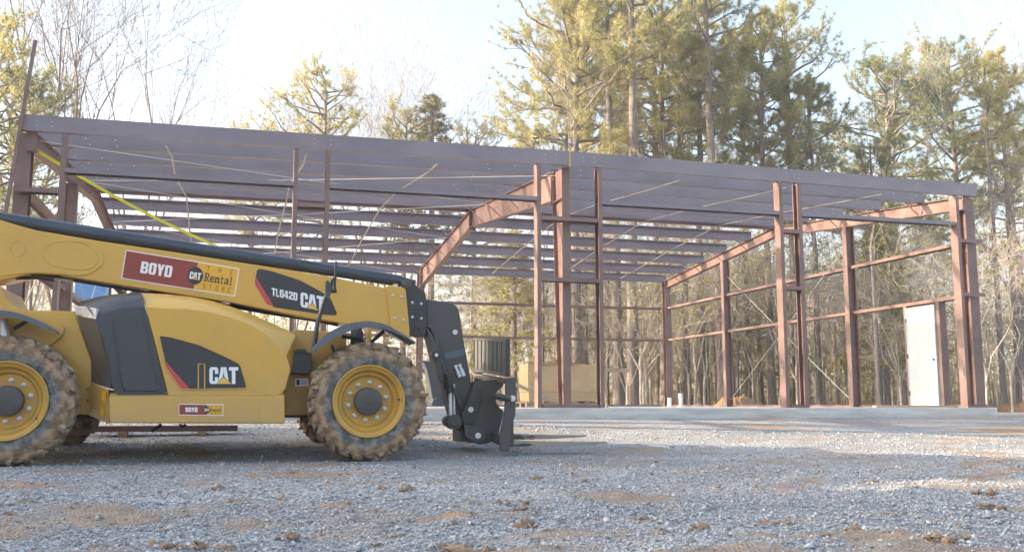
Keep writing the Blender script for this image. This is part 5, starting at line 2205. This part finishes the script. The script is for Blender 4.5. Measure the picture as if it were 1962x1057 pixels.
# --- tall pines behind the building
PA = pine_mesh(21, 21, .24, .42, 4.0, 54, needles='needles_gold')
PB = pine_mesh(22, 22, .27, .46, 3.9, 44, needles='needles')
PC = pine_mesh(23, 22, .25, .63, 2.7, 30, lean=(-.02, 0), needles='needles', dead=12)
PD_ = pine_mesh(24, 18, .24, .40, 3.9, 62, needles='needles_dark', top_round=.45)
PF = pine_mesh(26, 18, .24, .50, 3.6, 42, needles='needles_gold', top_round=.45)
PG = pine_mesh(27, 20, .17, .66, 2.3, 24, needles='needles_gold', dead=16)
PE = pine_mesh(25, 18, .17, .52, 2.4, 34, needles='needles', dead=14)
G = 'tall pines behind the building'
tall = [
    (PA, 1106, 25, 0.3, 1.0, 'tall golden-lit pine at the left edge of the big pine cluster'),
    (PE, 1092, 31, 1.0, 1.05, 'slim reddish pine trunk, leftmost above the cardboard crate'),
    (PA, 1120, 30, 2.1, 1.02, 'slim sunlit pine rising right behind the middle column'),
    (PC, 1187, 24, 0.0, .97, 'straight grey-barked pine trunk right of the cardboard crate'),
    (PC, 1212, 22.5, 1.7, 1.05, 'thick pine leaning slightly left, second grey trunk right of the crate'),
    (PE, 1262, 31, 2.6, 1.15, 'slender pine just left of the rear right corner column'),
    (PB, 1276, 27, 4.0, .98, 'tall pine rising above the middle of the right bay'),
    (PE, 1318, 27, .5, 1.05, 'thin pine right behind the rear corner column and pipe stubs'),
    (PC, 1345, 31, 3.3, 1.0, 'slim dark pine trunk between the rear corner column and the thick grey trunk'),
    (PC, 1388, 24, 5.2, 1.02, 'thickest grey pine trunk, beside the first column of the right wall'),
    (PE, 1436, 30, 4.4, 1.12, 'thin pine trunk directly behind the orange soil heap'),
    (PE, 1480, 27, 1.2, 1.1, 'dark-trunked pine right of the orange soil heap'),
    (PB, 1530, 30, 2.2, 1.0, 'tall pine at the right shoulder of the big pine cluster'),
    (PE, 1572, 26, 3.6, .92, 'slim pine standing behind the gap between the two right jambs'),
    (PD_, 1735, 33, 0.2, 1.14, 'dark flat-topped pine above the white door'),
    (PD_, 1850, 35, 3.0, 1.24, 'dark broad pine above the right end of the eave beam'),
    (PG, 1925, 22, 1.1, .85, 'reddish pine trunk just beyond the right end column'),
    (PG, 1955, 24, 4.5, .9, 'pine trunk cut by the right edge of the picture'),
    (PF, 1965, 38, 5.0, 1.05, 'dark pine crown at the far right edge'),
    (PE, 1690, 29, 2.9, .8, 'thin pine trunk between the white door and the right wall column'),
]
for m_, u, y, rot, sc, lab in tall:
    plant('pine_tree', m_, gx(u, y), y, rot, sc, lab, 'pine tree', G)
PM = pine_mesh(31, 20, .24, .50, 4.0, 60, needles='needles_gold', twig=4, top_round=.55)
plant('pine_tree', PM, gx(612, 46), 46, .4, 1.04, 'lone pine with an open golden crown above the left bay of the roof', 'pine tree')
plant('pine_tree', PM, gx(905, 50), 50, 2.4, .95, 'low distant pine just right of the dark cedar', 'pine tree')
plant('pine_tree', PM, gx(770, 48), 48, 4.0, .97, 'low distant golden pine just left of the dark cedar', 'pine tree')
plant('pine_tree', PD_, gx(18, 30), 30, 1.0, .80, 'olive pine at the left edge, beside the leaning steel bar', 'pine tree')
plant('pine_tree', PM, gx(-60, 27), 27, 2.0, .78, 'olive pine cut by the left edge of the picture', 'pine tree')
plant('pine_tree', PM, gx(470, 52), 52, 3.1, .92, 'low pine top barely showing over the left bay of the roof', 'pine tree')
CE = cedar_mesh(41, 17.0, 3.2)
plant('cedar_tree', CE, gx(824, 47), 47, 0, (1.7, 1.7, 1.22), 'dark green spired cedar left of centre above the roof', 'cedar tree')
OLV = cedar_mesh(42, 9.5, 2.8, 'leaves')
plant('evergreen_tree', OLV, gx(1700, 24), 24, 1, (1.0, 1.0, .98), 'bright olive evergreen left of the white door', 'evergreen tree')
plant('evergreen_tree', OLV, gx(985, 30), 30, 2, (1.05, 1.05, .92), 'yellow-green young evergreen left of the cardboard crate', 'evergreen tree')
plant('evergreen_tree', OLV, gx(1145, 34), 34, 3, (1.1, 1.1, 1.0), 'yellow-green evergreen behind the cardboard crate', 'evergreen tree')
plant('evergreen_tree', OLV, gx(1460, 33), 33, 4, (1.0, 1.0, .9), 'yellow-green evergreen behind the right wall bracing cables', 'evergreen tree')

# --- bare winter trees
BA = bare_mesh(51, 21, .26, 5, .20, .26, 3, (2, 3, 2))
BB = bare_mesh(52, 20, .26, 6, .30, .28, 3, (2, 3, 2))
BC = bare_mesh(53, 19, .20, 5, .34, .3, 3, (2, 3, 2), bark='bark_pale')
G = 'bare winter trees against the sky'
for m_, u, y, rot, sc, lab in (
        (BA, 108, 37, .2, (.8, .8, 1.0), 'bare many-stemmed tree rising above the left end of the eave beam'),
        (BB, 250, 42, 1.2, (.74, .74, 1.0), 'wide fan-shaped bare tree above the left roof bay'),
        (BB, 28, 33, 2.2, .95, 'bare tree cut by the left edge behind the leaning steel bar'),
        (BC, 700, 50, 3.0, 1.12, 'pale bare tree beside the lone golden pine'),
        (BC, 735, 52, 4.6, 1.05, 'pale bare tree between the lone golden pine and the dark cedar'),
        (BC, 500, 54, .8, .92, 'faint low bare tree left of the lone golden pine'),
        (BC, 345, 50, 5.2, .75, 'low bare tree at the right foot of the wide fan-shaped bare tree'),
        (BC, 1985, 26, 1.9, 1.0, 'tall pale bare tree leaning in from the top right edge'),
        (BA, 560, 56, 2.5, .9, 'thin bare tree behind the lone golden pine')):
    plant('bare_tree', m_, gx(u, y), y, rot, sc, lab, 'bare tree', G)

# --- undergrowth trees seen through the frame
UA = [bare_mesh(60 + k, 7.5, .06, 3, .38, .25, 3, (2, 2, 1), up=.04, bark='bark_pale', jit=.24) for k in range(4)]
UB = [bare_mesh(70 + k, 6.5, .06, 3, .4, .25, 2, (2, 2), up=.04, bark='bark_pale', leafy='leaves', leaf_n=9, leaf_len=.16, jit=.22) for k in range(3)]
UG = [bare_mesh(80 + k, 11, .075, 2, .18, .55, 2, (2, 2), up=.10, bark='bark_grey', jit=.14) for k in range(3)]
r = np.random.RandomState(90)
cols = {0: ('bare_sapling', UA, 'bare tan sapling with tangled branches in the woods behind the frame', 'sapling', 'bare tan saplings behind the frame'),
        1: ('leafy_sapling', UB, 'sapling with sparse yellow-green leaves in the woods behind the frame', 'sapling', 'leafy saplings behind the frame'),
        2: ('slender_tree', UG, 'slender grey bare trunk in the woods behind the frame', 'tree', 'slender grey trunks behind the frame')}
for k in range(150):
    kind = int(r.choice([0, 0, 0, 1, 1, 1, 2]))
    y = r.uniform(18.5, 40)
    u = r.uniform(1230, 2010) if r.rand() < .66 else (r.uniform(850, 1240) if r.rand() < .7 else r.uniform(-60, 130))
    if u < 1010 and y < 26:
        y += 10
    nm, pool, lab, cat, grp = cols[kind]
    plant(nm, pool[r.randint(len(pool))], gx(u, y), y, r.uniform(0, 6.28), float(r.uniform(.6, 1.3)), lab, cat, grp)
plant('bare_sapling', UA[1], gx(1890, 15), 15, .7, .85, 'pale sunlit bare shrub reaching up just right of the right end of the eave beam', 'sapling')
plant('bare_sapling', UA[2], gx(1940, 17), 17, 2.7, .9, 'pale sunlit bare shrub at the right edge in front of the reddish pine trunks', 'sapling')


# --- the far woods, one tangled mass of stems, brush and leaves
def far_woods():
    r = np.random.RandomState(5)
    n = 340
    y = r.uniform(40, 78, n)
    u = np.where(r.rand(n) < .70, r.uniform(1180, 2150, n), r.uniform(-150, 1180, n))
    x = np.array([gx(a, b) for a, b in zip(u, y)])
    z = ground_z(x, y)
    h = r.uniform(6, 13, n) * np.where(u > 1180, 1.05, .62)
    P0 = np.stack([x, y, z - .3], 1)
    P1 = P0 + np.stack([r.normal(0, .05, n) * h, r.normal(0, .05, n) * h, h], 1)
    tv = [seg_tubes(P0, P1, r.uniform(.05, .17, n), np.full(n, .025), 5)]
    m_ = 13000
    k = r.randint(0, n, m_)
    f = r.uniform(.05, 1, m_) ** 1.7
    a = P0[k] + (P1[k] - P0[k]) * f[:, None]
    d = r.normal(size=(m_, 3))
    d[:, 2] = np.abs(d[:, 2]) * .5 + .1
    d = unit(d)
    L = r.uniform(.6, 2.6, m_)
    b = a + d * L[:, None]
    tv.append(seg_tubes(a, b, np.full(m_, .016), np.full(m_, .005), 3))
    c = b + unit(d + r.normal(0, .7, (m_, 3))) * (L * .6)[:, None]
    tv.append(seg_tubes(b, c, np.full(m_, .008), np.full(m_, .003), 3))
    V, Q = join_quads(tv)
    quads = len(Q)
    sel = r.rand(m_) < np.where(u[k] > 1180, .55, .30)
    C = np.concatenate([b[sel], c[sel], a[sel] + r.normal(0, .5, (sel.sum(), 3))])
    D = np.concatenate([d[sel], d[sel], d[sel]])
    lv = tufts(r, C, D, 9, .36, .035, 1.1)
    # two meshes joined: quads for wood, triangles for leaves stored as one object with two materials
    me = bpy.data.meshes.new('far_woods')
    nv = len(V) + len(lv)
    nt_ = len(lv) // 3
    me.vertices.add(nv)
    me.vertices.foreach_set('co', np.concatenate([V, lv]).astype(np.float32).ravel())
    idx = np.concatenate([Q.ravel(), np.arange(len(lv)) + len(V)]).astype(np.int32)
    me.loops.add(len(idx))
    me.loops.foreach_set('vertex_index', idx)
    me.polygons.add(quads + nt_)
    st = np.concatenate([np.arange(quads) * 4, quads * 4 + np.arange(nt_) * 3]).astype(np.int32)
    me.polygons.foreach_set('loop_start', st)
    me.materials.append(M['bark_far'])
    me.materials.append(M['needles'])
    me.materials.append(M['leaves'])
    mi = np.concatenate([np.zeros(quads), np.repeat(r.choice([1, 1, 2], nt_ // 9), 9)]).astype(np.int32)
    me.polygons.foreach_set('material_index', mi)
    me.update(calc_edges=True)
    o = link(me, 'far_woods')
    tag(o, 'tangled winter woods far behind the building', 'woods', kind='stuff')


M['bark_far'] = mat('bark_far', (0.40, 0.33, 0.28), 0.9, col2=(0.20, 0.17, 0.155), vscale=1.5)
far_woods()

# --- the row of young pines on the sun side of the yard, which shades the machine and the gravel
YP = [pine_mesh(100 + k, 10.5, .16, .06, 2.0, 46, needles='needles_dark', blades=26, dead=0, twig=9, nl=.34) for k in range(2)]
G = 'young pines along the left side of the yard'
r = np.random.RandomState(4)
YROW = [(-20, 1.05), (-18, 1.0), (-16, 1.1), (-14.2, 1.0), (-12.4, 1.05), (-10.6, 1.0), (-9.0, 1.0), (-7.4, .9), (-5.6, .95), (-4.0, .92), (-2.2, .82), (-.6, .98), (1.2, .92), (3.0, .76), (4.8, .62)]
for i, (y, s) in enumerate(YROW):
    for row in (0, 1):
        x = -19 - row * 1.8 + r.uniform(-.5, .5)
        plant('young_pine', YP[(i + row) % 2], x, y + row * .9 + r.uniform(-.2, .2), r.uniform(0, 6.28), s * (1 if row == 0 else 1.03), 'dense young pine in the row shading the left side of the yard', 'pine tree', G)
for i in range(5):
    plant('bare_tree', (BA, BB)[i % 2], -24 + r.uniform(-4, 4), 11.5 + i * 2.9, r.uniform(0, 6.28), r.uniform(.62, .85), 'bare tree in the belt left of the building', 'bare tree', 'bare trees left of the building')
plant('young_pine', YP[0], -22, 11.9, 1.0, 1.4, 'tallest dense young pine at the north end of the row left of the yard', 'pine tree', G)

# --- the winter haze that pales the woods
def build_haze():
    m = bpy.data.materials.new('haze')
    m.use_nodes = True
    n = m.node_tree
    n.nodes.remove(n.nodes["Principled BSDF"])
    v = n.nodes.new("ShaderNodeVolumePrincipled")
    v.inputs['Color'].default_value = (0.84, 0.92, 1.0, 1)
    v.inputs['Density'].default_value = HAZE
    v.inputs['Anisotropy'].default_value = 0.2
    n.links.new(v.outputs[0], n.nodes["Material Output"].inputs['Volume'])
    M['haze'] = m
    mb = MB()
    mb.box(-760, 760, -760, 760, -2.6, 34, 'haze')
    o = mb.build('haze')
    tag(o, kind='stuff')


HAZE = 0.0010
build_haze()
